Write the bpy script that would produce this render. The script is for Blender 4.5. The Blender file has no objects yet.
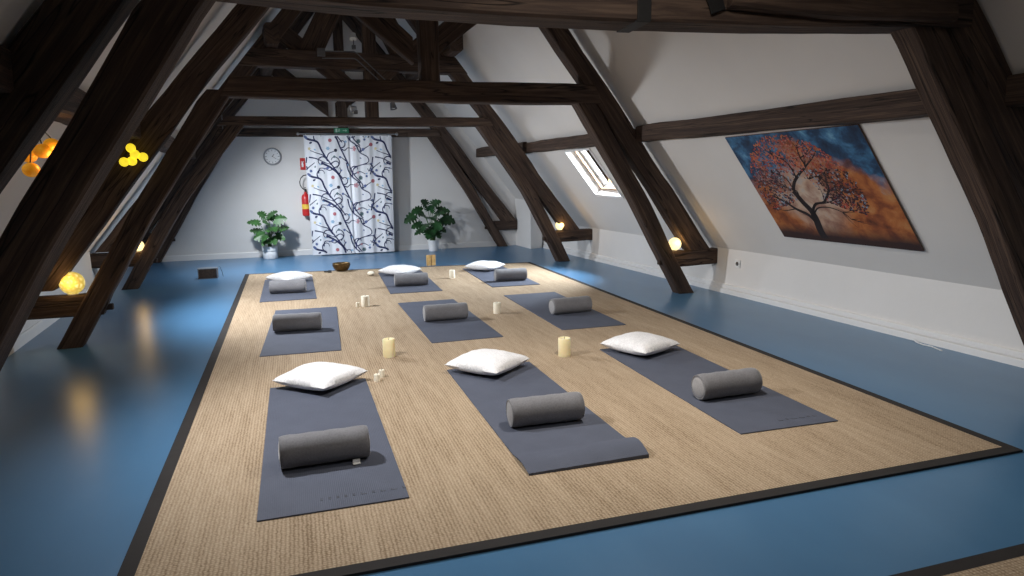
import bpy, bmesh, math, random
from mathutils import Vector, Matrix, noise
C = bpy.context.scene.collection
PI = math.pi
sin, cos = math.sin, math.cos
random.seed(7)

# ------------------------------------------------------------------ helpers
def link(o, parent=None):
    C.objects.link(o)
    if parent is not None:
        o.parent = parent
    return o

def mesh_obj(name, verts, faces, mats, parent=None, smooth=False, fmat=None, grain=None):
    me = bpy.data.meshes.new(name)
    me.from_pydata([tuple(v) for v in verts], [], faces)
    for m in (mats if isinstance(mats, (list, tuple)) else [mats]):
        me.materials.append(m)
    if fmat:
        for p, k in zip(me.polygons, fmat):
            p.material_index = k
    if smooth:
        for p in me.polygons:
            p.use_smooth = True
    if grain:
        a = me.attributes.new('grain', 'FLOAT_VECTOR', 'POINT')
        for i, g in enumerate(grain):
            a.data[i].vector = g
    me.update()
    return link(bpy.data.objects.new(name, me), parent)

class MB:
    """collects shapes of one part"""
    def __init__(s):
        s.v, s.f, s.m = [], [], []
    def add(s, verts, faces, mi=0):
        b = len(s.v)
        s.v += [Vector(v) for v in verts]
        s.f += [tuple(i + b for i in f) for f in faces]
        s.m += [mi] * len(faces)
    def box(s, c, d, rz=0, mi=0, ch=0.0, M=None):
        x, y, z = d[0] / 2, d[1] / 2, d[2] / 2
        if ch <= 0:
            vs = [(-x, -y, -z), (x, -y, -z), (x, y, -z), (-x, y, -z), (-x, -y, z), (x, -y, z), (x, y, z), (-x, y, z)]
            fs = [(3, 2, 1, 0), (4, 5, 6, 7), (0, 1, 5, 4), (1, 2, 6, 5), (2, 3, 7, 6), (3, 0, 4, 7)]
        else:
            bm = bmesh.new()
            bmesh.ops.create_cube(bm, size=1)
            for v in bm.verts:
                v.co = Vector((v.co.x * d[0], v.co.y * d[1], v.co.z * d[2]))
            bmesh.ops.bevel(bm, geom=list(bm.edges), offset=ch, segments=2, profile=0.5, affect='EDGES')
            bm.verts.index_update()
            vs = [tuple(v.co) for v in bm.verts]
            fs = [tuple(v.index for v in f.verts) for f in bm.faces]
            bm.free()
        R = (M or Matrix.Rotation(rz, 4, 'Z'))
        s.add([Vector(c) + (R.to_3x3() @ Vector(v)) for v in vs], fs, mi)
    def lathe(s, prof, seg=24, c=(0, 0, 0), M=None, mi=0, caps=True):
        R = M.to_3x3() if M else Matrix.Identity(3)
        vs, fs = [], []
        n = len(prof)
        for r, z in prof:
            for k in range(seg):
                a = 2 * PI * k / seg
                vs.append(Vector(c) + R @ Vector((r * cos(a), r * sin(a), z)))
        for i in range(n - 1):
            for k in range(seg):
                k2 = (k + 1) % seg
                fs.append((i * seg + k, i * seg + k2, (i + 1) * seg + k2, (i + 1) * seg + k))
        if caps:
            if prof[0][0] > 1e-5: fs.append(tuple(range(seg))[::-1])
            if prof[-1][0] > 1e-5: fs.append(tuple((n - 1) * seg + k for k in range(seg)))
        s.add(vs, fs, mi)
    def tube(s, pts, r, seg=8, mi=0):
        pts = [Vector(p) for p in pts]
        n = len(pts)
        rr = r if isinstance(r, (list, tuple)) else [r] * n
        vs, fs = [], []
        up = Vector((0.13, 0.21, 0.97))
        for i, p in enumerate(pts):
            t = (pts[min(i + 1, n - 1)] - pts[max(i - 1, 0)]).normalized()
            a = t.cross(up)
            if a.length < 1e-3: a = t.cross(Vector((1, 0, 0)))
            a.normalize(); b = t.cross(a)
            for k in range(seg):
                q = 2 * PI * k / seg
                vs.append(p + (a * cos(q) + b * sin(q)) * rr[i])
        for i in range(n - 1):
            for k in range(seg):
                k2 = (k + 1) % seg
                fs.append((i * seg + k, i * seg + k2, (i + 1) * seg + k2, (i + 1) * seg + k))
        fs.append(tuple(range(seg))[::-1]); fs.append(tuple((n - 1) * seg + k for k in range(seg)))
        s.add(vs, fs, mi)
    def sphere(s, c, r, mi=0, seg=20, rings=12, sc=(1, 1, 1)):
        prof = []
        for i in range(rings + 1):
            a = -PI / 2 + PI * i / rings
            prof.append((max(r * cos(a), 1e-4), r * sin(a)))
        M = Matrix.Diagonal((sc[0], sc[1], sc[2], 1))
        s.lathe(prof, seg, c, M, mi, caps=False)
    def build(s, name, mats, parent=None, smooth=False):
        return mesh_obj(name, s.v, s.f, mats, parent, smooth, s.m)

def smooth_angle(o, deg=40):
    me = o.data
    for p in me.polygons: p.use_smooth = True
    me.set_sharp_from_angle(angle=math.radians(deg))
    return o

def tag(o, label=None, cat=None, group=None, kind=None):
    if label: o['label'] = label
    if cat: o['category'] = cat
    if group: o['group'] = group
    if kind: o['kind'] = kind
    return o

def empty(name, loc=(0, 0, 0), rz=0.0):
    o = bpy.data.objects.new(name, None)
    o.location = loc
    o.rotation_euler = (0, 0, rz)
    o.empty_display_size = 0.05
    return link(o)

def copy_tree(o, parent=None):
    c = o.copy(); C.objects.link(c); c.parent = parent
    for ch in list(o.children):
        copy_tree(ch, c)
    return c

# ------------------------------------------------------------------ materials
def lin(r, g, b):
    f = lambda c: (c / 255 / 12.92) if c <= 10 else ((c / 255 + 0.055) / 1.055) ** 2.4
    return (f(r), f(g), f(b), 1)

class NT:
    def __init__(s, name):
        s.m = bpy.data.materials.new(name); s.m.use_nodes = True
        s.t = s.m.node_tree; s.n = s.t.nodes
        s.b = s.n['Principled BSDF']; s.out = s.n['Material Output']
    def N(s, t, **k):
        n = s.n.new(t)
        for a, v in k.items():
            if a.startswith('i_'):
                key = a[2:]; n.inputs[int(key) if key.isdigit() else key.replace('_', ' ')].default_value = v
            else: setattr(n, a, v)
        return n
    def L(s, a, b): s.t.links.new(a, b)
    def coord(s, kind='Object', scale=(1, 1, 1), rot=(0, 0, 0)):
        c = s.N('ShaderNodeTexCoord'); m = s.N('ShaderNodeMapping')
        m.inputs['Scale'].default_value = scale; m.inputs['Rotation'].default_value = rot
        s.L(c.outputs[kind], m.inputs[0]); return m.outputs[0]
    def noise(s, v, sc, det=4, rough=0.55, dist=0):
        n = s.N('ShaderNodeTexNoise'); n.inputs['Scale'].default_value = sc; n.inputs['Detail'].default_value = det
        n.inputs['Roughness'].default_value = rough; n.inputs['Distortion'].default_value = dist
        if v is not None: s.L(v, n.inputs['Vector'])
        return n.outputs['Fac']
    def ramp(s, f, stops):
        r = s.N('ShaderNodeValToRGB'); e = r.color_ramp.elements
        while len(e) < len(stops): e.new(0.5)
        for q, (p, c) in zip(e, stops): q.position = p; q.color = c if len(c) == 4 else (*c, 1)
        s.L(f, r.inputs[0]); return r.outputs[0]
    def math(s, op, a, b=None):
        n = s.N('ShaderNodeMath', operation=op)
        for i, x in enumerate((a, b)):
            if x is None: continue
            if isinstance(x, (int, float)): n.inputs[i].default_value = x
            else: s.L(x, n.inputs[i])
        return n.outputs[0]
    def mix(s, f, a, b, mode='MIX'):
        n = s.N('ShaderNodeMix', data_type='RGBA', blend_type=mode)
        for i, x in ((0, f), (6, a), (7, b)):
            if isinstance(x, (int, float)): n.inputs[i].default_value = x
            elif isinstance(x, tuple): n.inputs[i].default_value = x
            else: s.L(x, n.inputs[i])
        return n.outputs[2]
    def bump(s, h, st=0.3, d=0.01):
        n = s.N('ShaderNodeBump'); n.inputs['Strength'].default_value = st; n.inputs['Distance'].default_value = d
        s.L(h, n.inputs['Height']); s.L(n.outputs[0], s.b.inputs['Normal'])
    def base(s, c):
        if isinstance(c, tuple): s.b.inputs['Base Color'].default_value = c
        else: s.L(c, s.b.inputs['Base Color'])
        return s
    def rough(s, r):
        if isinstance(r, (int, float)): s.b.inputs['Roughness'].default_value = r
        else: s.L(r, s.b.inputs['Roughness'])
        return s

def simple(name, col, rough=0.6, metal=0.0, var=0.12, sc=30, spec=0.5):
    t = NT(name)
    v = t.noise(t.coord(), sc, 3)
    a = tuple(c * (1 - var) for c in col[:3]) + (1,); b = tuple(min(1, c * (1 + var)) for c in col[:3]) + (1,)
    t.base(t.ramp(v, [(0.3, a), (0.7, b)])).rough(rough)
    t.b.inputs['Metallic'].default_value = metal
    t.b.inputs['Specular IOR Level'].default_value = spec
    return t.m

def emissive(name, col, strength, tex=None):
    t = NT(name)
    t.base(col).rough(0.4)
    v = t.noise(t.coord(), 40, 2)
    c = t.ramp(v, [(0.35, tuple(x * 0.85 for x in col[:3]) + (1,)), (0.65, col)])
    if tex == 'string':
        vo = t.N('ShaderNodeTexVoronoi', feature='DISTANCE_TO_EDGE'); vo.inputs['Scale'].default_value = 30
        t.L(t.coord(), vo.inputs['Vector'])
        c = t.ramp(vo.outputs['Distance'], [(0.0, tuple(x * 0.35 for x in col[:3]) + (1,)), (0.18, tuple(x * .8 for x in col[:3]) + (1,)), (0.5, (1, 0.86, 0.38, 1))])
    t.L(c, t.b.inputs['Emission Color'])
    t.b.inputs['Emission Strength'].default_value = strength
    return t.m

def wood_mat(name, dark, mid, light, rough=0.75):
    t = NT(name)
    at = t.N('ShaderNodeAttribute', attribute_name='grain')
    mp = t.N('ShaderNodeMapping'); mp.inputs['Scale'].default_value = (1.3, 22, 22); t.L(at.outputs['Vector'], mp.inputs[0])
    fine = t.noise(mp.outputs[0], 1.6, 7, 0.65, 0.6)
    mp2 = t.N('ShaderNodeMapping'); mp2.inputs['Scale'].default_value = (0.55, 5, 5); t.L(at.outputs['Vector'], mp2.inputs[0])
    big = t.noise(mp2.outputs[0], 1.2, 4, 0.6, 0.8)
    mp3 = t.N('ShaderNodeMapping'); mp3.inputs['Scale'].default_value = (0.7, 9, 9); t.L(at.outputs['Vector'], mp3.inputs[0])
    cr = t.noise(mp3.outputs[0], 1.0, 2, 0.5, 0.3)
    crack = t.ramp(t.math('ABSOLUTE', t.math('SUBTRACT', cr, 0.5)), [(0.0, (0, 0, 0)), (0.016, (1, 1, 1))])
    c = t.ramp(t.math('ADD', t.math('MULTIPLY', fine, 0.6), t.math('MULTIPLY', big, 0.4)), [(0.33, dark), (0.5, mid), (0.68, light)])
    c2 = t.mix(crack, tuple(x * .35 for x in dark[:3]) + (1,), c)
    t.base(c2).rough(rough)
    t.b.inputs['Specular IOR Level'].default_value = 0.3
    t.bump(t.math('ADD', fine, t.math('MULTIPLY', crack, 0.6)), 0.5, 0.012)
    return t.m

M = {}
M['wood'] = wood_mat('old oak', lin(37, 28, 23), lin(69, 54, 46), lin(106, 87, 73))

def plaster(name, col):
    t = NT(name)
    co = t.coord()
    a = t.noise(co, 0.9, 4); b = t.noise(co, 18, 5, 0.6)
    c = t.ramp(a, [(0.3, tuple(x * .93 for x in col[:3]) + (1,)), (0.7, col)])
    t.base(c).rough(0.9); t.b.inputs['Specular IOR Level'].default_value = 0.2
    t.bump(t.math('ADD', t.math('MULTIPLY', a, 1.5), t.math('MULTIPLY', b, 0.25)), 0.25, 0.02)
    return t.m
M['plaster'] = plaster('white plaster', (0.70, 0.67, 0.64, 1))
M['wallwhite'] = plaster('white wall paint', (0.74, 0.72, 0.70, 1))
M['trim'] = simple('white gloss trim paint', (0.76, 0.75, 0.74, 1), 0.5, var=0.0)

def floor_mat():
    t = NT('blue painted floor')
    co = t.coord()
    a = t.noise(co, .8, 4, 0.5); b = t.noise(t.coord(scale=(1.0, .4, 1)), 3.2, 4, 0.55)
    c = t.ramp(t.math('ADD', t.math('MULTIPLY', a, 0.5), t.math('MULTIPLY', b, 0.5)),
               [(0.30, (0.056, 0.150, 0.275, 1)), (0.70, (0.078, 0.190, 0.330, 1))])
    t.base(c)
    t.rough(.29)
    t.b.inputs['Specular IOR Level'].default_value = 0.4
    return t.m
M['floor'] = floor_mat()

def sisal():
    t = NT('woven sisal')
    co = t.coord()
    w1 = t.N('ShaderNodeTexWave', wave_type='BANDS', bands_direction='X'); w1.inputs['Scale'].default_value = 20
    w1.inputs['Distortion'].default_value = 3.0; w1.inputs['Detail'].default_value = 2; w1.inputs['Detail Scale'].default_value = 3
    w2 = t.N('ShaderNodeTexWave', wave_type='BANDS', bands_direction='Y'); w2.inputs['Scale'].default_value = 24
    w2.inputs['Distortion'].default_value = 2.5; w2.inputs['Detail'].default_value = 2; w2.inputs['Detail Scale'].default_value = 2.5
    t.L(co, w1.inputs[0]); t.L(co, w2.inputs[0])
    h = t.math('MULTIPLY', w1.outputs['Fac'], w2.outputs['Fac'])
    h = t.math('ADD', t.math('MULTIPLY', h, 0.8), t.math('MULTIPLY', w1.outputs['Fac'], 0.2))
    f1 = t.noise(t.coord(scale=(1, 0.10, 1)), 30, 4, 0.65)
    f2 = t.noise(co, 75, 3, 0.7); big = t.noise(t.coord(scale=(1, .2, 1)), 1.8, 4, .6)
    k = t.math('ADD', t.math('ADD', t.math('MULTIPLY', h, 0.26), t.math('MULTIPLY', f1, 0.28)),
               t.math('ADD', t.math('MULTIPLY', f2, 0.36), t.math('MULTIPLY', big, 0.20)))
    c = t.ramp(k, [(0.32, (0.190, 0.130, 0.078, 1)), (0.46, (0.350, 0.262, 0.174, 1)), (0.60, (0.455, 0.352, 0.246, 1)), (0.78, (0.56, 0.452, 0.33, 1))])
    t.base(c).rough(0.9); t.b.inputs['Specular IOR Level'].default_value = 0.15
    t.bump(t.math('ADD', t.math('MULTIPLY', h, .7), t.math('MULTIPLY', f2, .6)), 0.6, 0.005)
    return t.m
M['sisal'] = sisal()

def fabric(name, col, var=0.15, sheen=0.0, sc=260, rough=0.9, rib=None, st=0.25):
    t = NT(name)
    co = t.coord()
    n = t.noise(co, sc, 2); b = t.noise(co, 7, 4)
    k = t.math('ADD', t.math('MULTIPLY', n, 0.5), t.math('MULTIPLY', b, 0.5))
    c = t.ramp(k, [(0.35, tuple(x * (1 - var) for x in col[:3]) + (1,)), (0.65, tuple(min(1, x * (1 + var)) for x in col[:3]) + (1,))])
    t.base(c).rough(rough); t.b.inputs['Specular IOR Level'].default_value = 0.25
    h = n
    if rib:
        w = t.N('ShaderNodeTexWave', wave_type='BANDS', bands_direction='X'); w.inputs['Scale'].default_value = rib
        t.L(co, w.inputs[0])
        w2 = t.N('ShaderNodeTexWave', wave_type='BANDS', bands_direction='Y'); w2.inputs['Scale'].default_value = rib * .8
        t.L(co, w2.inputs[0])
        h = t.math('ADD', t.math('MULTIPLY', w.outputs['Fac'], w2.outputs['Fac']), t.math('MULTIPLY', n, 0.3))
    t.bump(h, st, 0.003)
    if sheen:
        t.b.inputs['Sheen Weight'].default_value = sheen
        t.b.inputs['Sheen Roughness'].default_value = 0.35
    return t.m
M['border'] = fabric('dark cotton rug border', (0.030, 0.027, 0.026, 1), sc=180)
M['mat'] = fabric('slate yoga mat foam', (0.088, 0.098, 0.132, 1), 0.1, rib=38, rough=0.75, st=0.35)
M['matmark'] = simple('mat lettering', (0.045, 0.048, 0.062, 1), 0.6)
M['velvet'] = fabric('grey velvet', (0.185, 0.182, 0.192, 1), 0.18, sheen=0.5, sc=120)
M['velvetend'] = fabric('grey velvet end', (0.30, 0.295, 0.30, 1), 0.12, sheen=0.5, sc=120)

def pillow_mat():
    t = NT('white patterned cotton')
    co = t.coord()
    vo = t.N('ShaderNodeTexVoronoi', feature='F1'); vo.inputs['Scale'].default_value = 26; t.L(co, vo.inputs['Vector'])
    n = t.noise(co, 30, 4, .6, 1.5)
    p = t.ramp(n, [(0.44, (0.80, 0.79, 0.79)), (0.5, (0.66, 0.65, 0.66)), (0.56, (0.82, 0.81, 0.81))])
    t.base(p).rough(0.85); t.bump(t.math('ADD', n, t.noise(co, 9, 3)), 0.2, 0.008)
    t.b.inputs['Specular IOR Level'].default_value = 0.2
    return t.m
M['pillow'] = pillow_mat()

def wax():
    t = NT('ivory candle wax')
    t.base(t.ramp(t.noise(t.coord(), 14, 3), [(0.3, (0.83, 0.72, 0.42, 1)), (0.7, (0.88, 0.79, 0.52, 1))])).rough(0.45)
    t.b.inputs['Subsurface Weight'].default_value = 0.35
    t.b.inputs['Subsurface Radius'].default_value = (0.03, 0.02, 0.008)
    t.b.inputs['Subsurface Scale'].default_value = 1.0
    return t.m
M['wax'] = wax()
M['wick'] = simple('charred wick', (0.02, 0.018, 0.016, 1), 0.9)
M['whitewax'] = simple('pale wax', (0.86, 0.80, 0.66, 1), 0.5, var=.05)
M['leaf'] = simple('monstera leaf green', (0.040, 0.125, 0.030, 1), 0.42, var=0.45, sc=9)
M['leaf2'] = simple('deep monstera leaf green', (0.016, 0.060, 0.018, 1), 0.42, var=0.45, sc=9)
M['stem'] = simple('green stem', (0.06, 0.13, 0.035, 1), 0.5)
M['pot'] = simple('white ceramic', (0.78, 0.79, 0.80, 1), 0.35, var=.03)
M['soil'] = simple('potting soil', (0.03, 0.02, 0.013, 1), 0.95, var=.5)
M['iron'] = simple('black wrought iron', (0.014, 0.013, 0.013, 1), 0.6, 0.3)
M['steel'] = simple('brushed steel', (0.45, 0.45, 0.46, 1), 0.35, 0.9)
M['greyplastic'] = simple('grey lamp housing', (0.11, 0.11, 0.115, 1), 0.5)
M['whiteplastic'] = simple('white plastic', (0.75, 0.75, 0.74, 1), 0.4, var=.03)
M['blackplastic'] = simple('black plastic', (0.02, 0.02, 0.02, 1), 0.5)
M['red'] = simple('red enamel', (0.50, 0.022, 0.022, 1), 0.35)
M['yellowlabel'] = simple('yellow label', (0.75, 0.52, 0.06, 1), 0.5)
M['green'] = simple('exit sign green', (0.035, 0.21, 0.12, 1), 0.5, var=.05)
M['white'] = simple('white print', (0.8, 0.8, 0.8, 1), 0.6, var=.02)
M['signmark'] = simple('pale sign print', (0.45, 0.6, 0.52, 1), 0.6, var=.02)
M['brass'] = simple('aged brass', (0.12, 0.075, 0.030, 1), 0.38, 0.85, var=.35, sc=40)
M['brownwood'] = simple('brown wood', (0.115, 0.066, 0.038, 1), 0.5, var=.3)
M['palewood'] = simple('pale pine', (0.50, 0.30, 0.11, 1), 0.5, var=.25, sc=20)
M['windowwood'] = simple('varnished pine window frame', (0.52, 0.36, 0.24, 1), 0.45, var=.2)
M['canvasedge'] = simple('canvas edge', (0.10, 0.06, 0.045, 1), 0.8)
M['clockface'] = simple('clock face', (0.72, 0.73, 0.74, 1), 0.5, var=.03)
M['clockrim'] = simple('grey clock rim', (0.32, 0.33, 0.35, 1), 0.35, 0.3)
M['ink'] = simple('dark print', (0.02, 0.02, 0.03, 1), 0.6)
M['globe'] = emissive('lit globe lamp shell', (1.0, 0.80, 0.38, 1), 1.5)
M['globestring'] = emissive('lit thread globe shell', (0.92, 0.66, 0.13, 1), 1.0, 'string')
M['yellowball'] = emissive('lit yellow thread ball', (0.90, 0.70, 0.03, 1), .95, None)
M['bulb'] = emissive('lit lamp lens', (1.0, 0.95, 0.88, 1), 6.0)
def amber():
    t = NT('amber glass globe')
    t.base(t.ramp(t.noise(t.coord(), 22, 3), [(0.3, (0.60, 0.22, 0.015, 1)), (0.7, (0.85, 0.42, 0.05, 1))])).rough(0.15)
    t.L(t.ramp(t.noise(t.coord(), 14, 2), [(0.3, (0.75, 0.22, 0.005, 1)), (0.7, (0.95, 0.50, 0.03, 1))]), t.b.inputs['Emission Color'])
    t.b.inputs['Emission Strength'].default_value = 0.30
    return t.m
M['amber'] = amber()
def glass():
    t = NT('window glass')
    tr = t.N('ShaderNodeBsdfTransparent'); gl = t.N('ShaderNodeBsdfGlossy'); gl.inputs['Roughness'].default_value = 0.02
    fr = t.N('ShaderNodeFresnel'); mx = t.N('ShaderNodeMixShader')
    t.L(fr.outputs[0], mx.inputs[0]); t.L(tr.outputs[0], mx.inputs[1]); t.L(gl.outputs[0], mx.inputs[2])
    t.L(mx.outputs[0], t.out.inputs['Surface'])
    return t.m
M['glass'] = glass()

# ------------------------------------------------------------------ camera (27 mm-equivalent phone lens, held at chest height)
FPX, CAMZ = 679.08, 1.352
yaw, pitch, roll = math.radians(17.5531), math.radians(-9.5249), math.radians(-0.8369)
fw = Vector((sin(yaw) * cos(pitch), cos(yaw) * cos(pitch), sin(pitch)))
r0 = Vector((cos(yaw), -sin(yaw), 0)); u0 = r0.cross(fw)
rt = r0 * cos(roll) + u0 * sin(roll); up = u0 * cos(roll) - r0 * sin(roll)
cam = bpy.data.cameras.new('camera'); cam.sensor_width = 36; cam.lens = FPX / 1024 * 36
cam.clip_start = 0.05; cam.clip_end = 100
co = bpy.data.objects.new('camera', cam); C.objects.link(co)
mw = Matrix((rt, up, -fw)).transposed().to_4x4(); mw.translation = (0, 0, CAMZ)
co.matrix_world = mw
bpy.context.scene.camera = co

# ------------------------------------------------------------------ room shell
YB, YF = 12.42, -2.6            # back gable wall, wall behind the camera
SL = 1.28                       # roof pitch (rise / run)
KW = 0.50                       # knee-wall height
def xr(y): return 4.61 - 0.04 * (y - 5.3)
def xl(y): return -2.21 - 0.057 * (y - 5.88)
def ridge(y): return (xr(y) + xl(y)) / 2, KW + SL * (xr(y) - xl(y)) / 2

def slab(name, pts, n, th, mat, kind='structure'):
    """a quad or polygon given thickness th along n"""
    pts = [Vector(p) for p in pts]; n = Vector(n).normalized() * th
    k = len(pts)
    vs = pts + [p + n for p in pts]
    fs = [tuple(range(k))[::-1], tuple(range(k, 2 * k))] + [(i, (i + 1) % k, (i + 1) % k + k, i + k) for i in range(k)]
    return tag(mesh_obj(name, vs, fs, mat), kind=kind)

tag(mesh_obj('floor', *(lambda m: (m.v, m.f))((lambda m: (m.box((1.1, (YB + YF) / 2, -0.05), (9.4, YB - YF + 0.6, 0.10)), m)[1])(MB())), M['floor']), kind='structure')
slab('wall_right', [(xr(YF), YF, 0), (xr(YB), YB, 0), (xr(YB), YB, KW), (xr(YF), YF, KW)], (1, 0.04, 0), 0.15, M['wallwhite'])
slab('wall_left', [(xl(YF), YF, 0), (xl(YB), YB, 0), (xl(YB), YB, KW), (xl(YF), YF, KW)], (-1, -0.057, 0), 0.15, M['wallwhite'])
def gable(name, y, n):
    c, zr = ridge(y)
    slab(name, [(xl(y) - .12, y, 0), (xr(y) + .12, y, 0), (xr(y) + .12, y, KW), (c, y, zr + .15), (xl(y) - .12, y, KW)], n, 0.15, M['wallwhite'])
gable('wall_back', YB, (0, 1, 0)); gable('wall_front', YF, (0, -1, 0))

# roof slopes; the right one has the skylight opening
def rp(y, z): return Vector((xr(y) - (z - KW) / SL, y, z))
def lp(y, z): return Vector((xl(y) + (z - KW) / SL, y, z))
NR = Vector((SL, 0.05, 1)).normalized(); NL = Vector((-SL, -0.07, 1)).normalized()
WY0, WY1, WZ0, WZ1 = 8.04, 8.82, 1.05, 1.64
def roof_quads(f, cells, name, n, mat, th=0.14):
    mb = MB()
    for y0, y1, z0, z1 in cells:
        def P(y, z):
            if z == 'ridge':
                c, zr = ridge(y); return Vector((c, y, zr))
            return f(y, z)
        a, b, c_, d = P(y0, z0), P(y1, z0), P(y1, z1), P(y0, z1)
        q = [a, b, c_, d]; q2 = [p + n * th for p in q]
        mb.add(q + q2, [(3, 2, 1, 0), (4, 5, 6, 7), (0, 1, 5, 4), (1, 2, 6, 5), (2, 3, 7, 6), (3, 0, 4, 7)])
    return tag(mb.build(name, mat), kind='structure')
roof_quads(rp, [(YF, WY0, KW, 'ridge'), (WY1, YB, KW, 'ridge'), (WY0, WY1, KW, WZ0), (WY0, WY1, WZ1, 'ridge')], 'ceiling_right', NR, M['plaster'])
roof_quads(lp, [(YF, YB, KW, 'ridge')], 'ceiling_left', NL, M['plaster'])

# skylight: pine frame and pane set at the outside of the reveal
win = tag(empty('window_1', rp((WY0 + WY1) / 2, WZ0)), kind='structure')
sd = (rp(8.4, 2.0) - rp(8.4, 1.0)).normalized(); yd = Vector((0, 1, 0))
Lw = (WZ1 - WZ0) * math.hypot(1, 1 / SL); Wy = WY1 - WY0
Mw = Matrix((sd, yd, NR)).transposed().to_4x4()
def wbox(mb, s0, s1, y0, y1, d0, d1):
    ctr = sd * ((s0 + s1) / 2) + yd * ((y0 + y1) / 2) + NR * ((d0 + d1) / 2)
    mb.box(ctr, (abs(s1 - s0), abs(y1 - y0), abs(d1 - d0)), M=Mw, ch=0.004)
f = MB(); h = Wy / 2
wbox(f, 0, .032, -h, h, .10, .15); wbox(f, Lw - .032, Lw, -h, h, .10, .15)
wbox(f, .032, Lw - .032, -h, -h + .032, .10, .15); wbox(f, .032, Lw - .032, h - .032, h, .10, .15)
tag(f.build('window_frame', M['windowwood'], win))
g = MB(); wbox(g, .03, Lw - .03, -h + .03, h - .03, .118, .126); g.build('pane', M['glass'], win)
rv = MB()
wbox(rv, -.03, 0.0, -h - .03, h + .03, -.012, .004); wbox(rv, Lw, Lw + .03, -h - .03, h + .03, -.012, .004)
wbox(rv, 0, Lw, -h - .03, -h, -.012, .004); wbox(rv, 0, Lw, h, h + .03, -.012, .004)
tag(rv.build('window_trim', M['trim'], win))

def daylight(root_pos, watts, nm):
    l = bpy.data.lights.new(nm, 'AREA'); l.shape = 'RECTANGLE'; l.size = Lw; l.size_y = Wy; l.energy = watts; l.color = (.82, .91, 1)
    lo = bpy.data.objects.new(nm, l); link(lo)
    m = Matrix((sd, -yd, -NR)).transposed()
    m = Matrix((sd, yd.cross(sd) * 0 + NR.cross(sd), NR)).transposed()
    lo.matrix_world = Matrix.Translation(root_pos + sd * (Lw / 2) + NR * .45) @ m.to_4x4()
    return lo
daylight(rp((WY0 + WY1) / 2, WZ0), 170, 'skylight_daylight')

# boxed pier in the far right corner
pier = MB()
pier.v, pier.f, pier.m = [], [], []
pp = [(4.02, YB), (4.06, 11.66), (4.31, 11.74), (4.40, YB)]
zt = lambda x, y: min(2.0, KW + SL * (xr(y) - x))
vs = [(x, y, 0) for x, y in pp] + [(x, y, zt(x, y) + .05) for x, y in pp]
pier.add(vs, [(3, 2, 1, 0), (4, 5, 6, 7), (0, 1, 5, 4), (1, 2, 6, 5), (2, 3, 7, 6), (3, 0, 4, 7)])
tag(pier.build('wall_corner_pier', M['wallwhite']), kind='structure')

# skirting: a two-step white duct along the right, plain boards elsewhere
def skirting(name, path, prof, nrm):
    vs, fs = [], []
    k = len(prof)
    for p in path:
        for d, z in prof: vs.append(Vector((p[0], p[1], 0)) + Vector(nrm) * d + Vector((0, 0, z)))
    for i in range(len(path) - 1):
        for j in range(k):
            j2 = (j + 1) % k
            fs.append((i * k + j, i * k + j2, (i + 1) * k + j2, (i + 1) * k + j))
    fs.append(tuple(range(k))); fs.append(tuple((len(path) - 1) * k + j for j in range(k))[::-1])
    return tag(mesh_obj(name, vs, fs, M['trim']), kind='structure')
skirting('baseboard_right', [(xr(y), y) for y in (YF, 2, 5, 8, 11.7)], [(0, 0), (.040, 0), (.040, .048), (.036, .053), (.012, .053), (.012, .060), (.024, .062), (.024, .096), (.020, .101), (0, .101)], (-1, 0, 0))
skirting('baseboard_left', [(xl(y), y) for y in (YF, 2, 5, 8, YB)], [(0, 0), (.016, 0), (.016, .085), (.010, .095), (0, .095)], (1, 0, 0))
skirting('baseboard_back', [(xl(YB), YB), (xr(YB), YB)], [(0, 0), (.016, 0), (.016, .085), (.010, .095), (0, .095)], (0, -1, 0))

# ------------------------------------------------------------------ timber
def beam(name, stations, parent=None, seed=0, ch=0.012, rough=0.012, n=22, mat=None):
    """stations: list of 4 corner points; resampled to n sections with hewn irregularity and chamfered arrises"""
    st = [[Vector(p) for p in s] for s in stations]
    cen = [sum(s, Vector()) / 4 for s in st]
    cum = [0]
    for a, b in zip(cen, cen[1:]): cum.append(cum[-1] + (b - a).length)
    L = cum[-1]; n = max(4, min(n, int(L / 0.12)))
    vs, fs, gr = [], [], []
    for i in range(n + 1):
        t = L * i / n
        k = 0
        while k < len(cum) - 2 and t > cum[k + 1]: k += 1
        q = (t - cum[k]) / max(1e-6, cum[k + 1] - cum[k])
        cs = [st[k][j].lerp(st[k + 1][j], q) for j in range(4)]
        c = sum(cs, Vector()) / 4
        out = []
        for j in range(4):
            d = (cs[j] - c)
            w = noise.noise(Vector((t * 1.7 + seed * 7.3, j * 9.1, seed * 3.7))) * rough + noise.noise(Vector((t * 6 + seed * 2.3, j * 5.1, seed))) * rough * .35
            out.append(cs[j] + d.normalized() * w)
        acc = 0
        for j in range(4):
            p, a, b = out[j], out[j - 1], out[(j + 1) % 4]
            la, lb = (a - p).length, (b - p).length
            vs.append(p + (a - p).normalized() * min(ch, la * .3)); gr.append((t + seed * 3.1, acc - ch + seed, seed * .7))
            vs.append(p + (b - p).normalized() * min(ch, lb * .3)); gr.append((t + seed * 3.1, acc + ch + seed, seed * .7))
            acc += lb
    for i in range(n):
        for j in range(8):
            j2 = (j + 1) % 8
            fs.append((i * 8 + j, i * 8 + j2, (i + 1) * 8 + j2, (i + 1) * 8 + j))
    fs.append(tuple(range(8))[::-1]); fs.append(tuple(n * 8 + j for j in range(8)))
    # orientation
    o = mesh_obj(name, vs, fs, mat or M['wood'], parent, grain=gr)
    bm = bmesh.new(); bm.from_mesh(o.data); bmesh.ops.recalc_face_normals(bm, faces=list(bm.faces)); bm.to_mesh(o.data); bm.free()
    return smooth_angle(o, 25)

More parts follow.
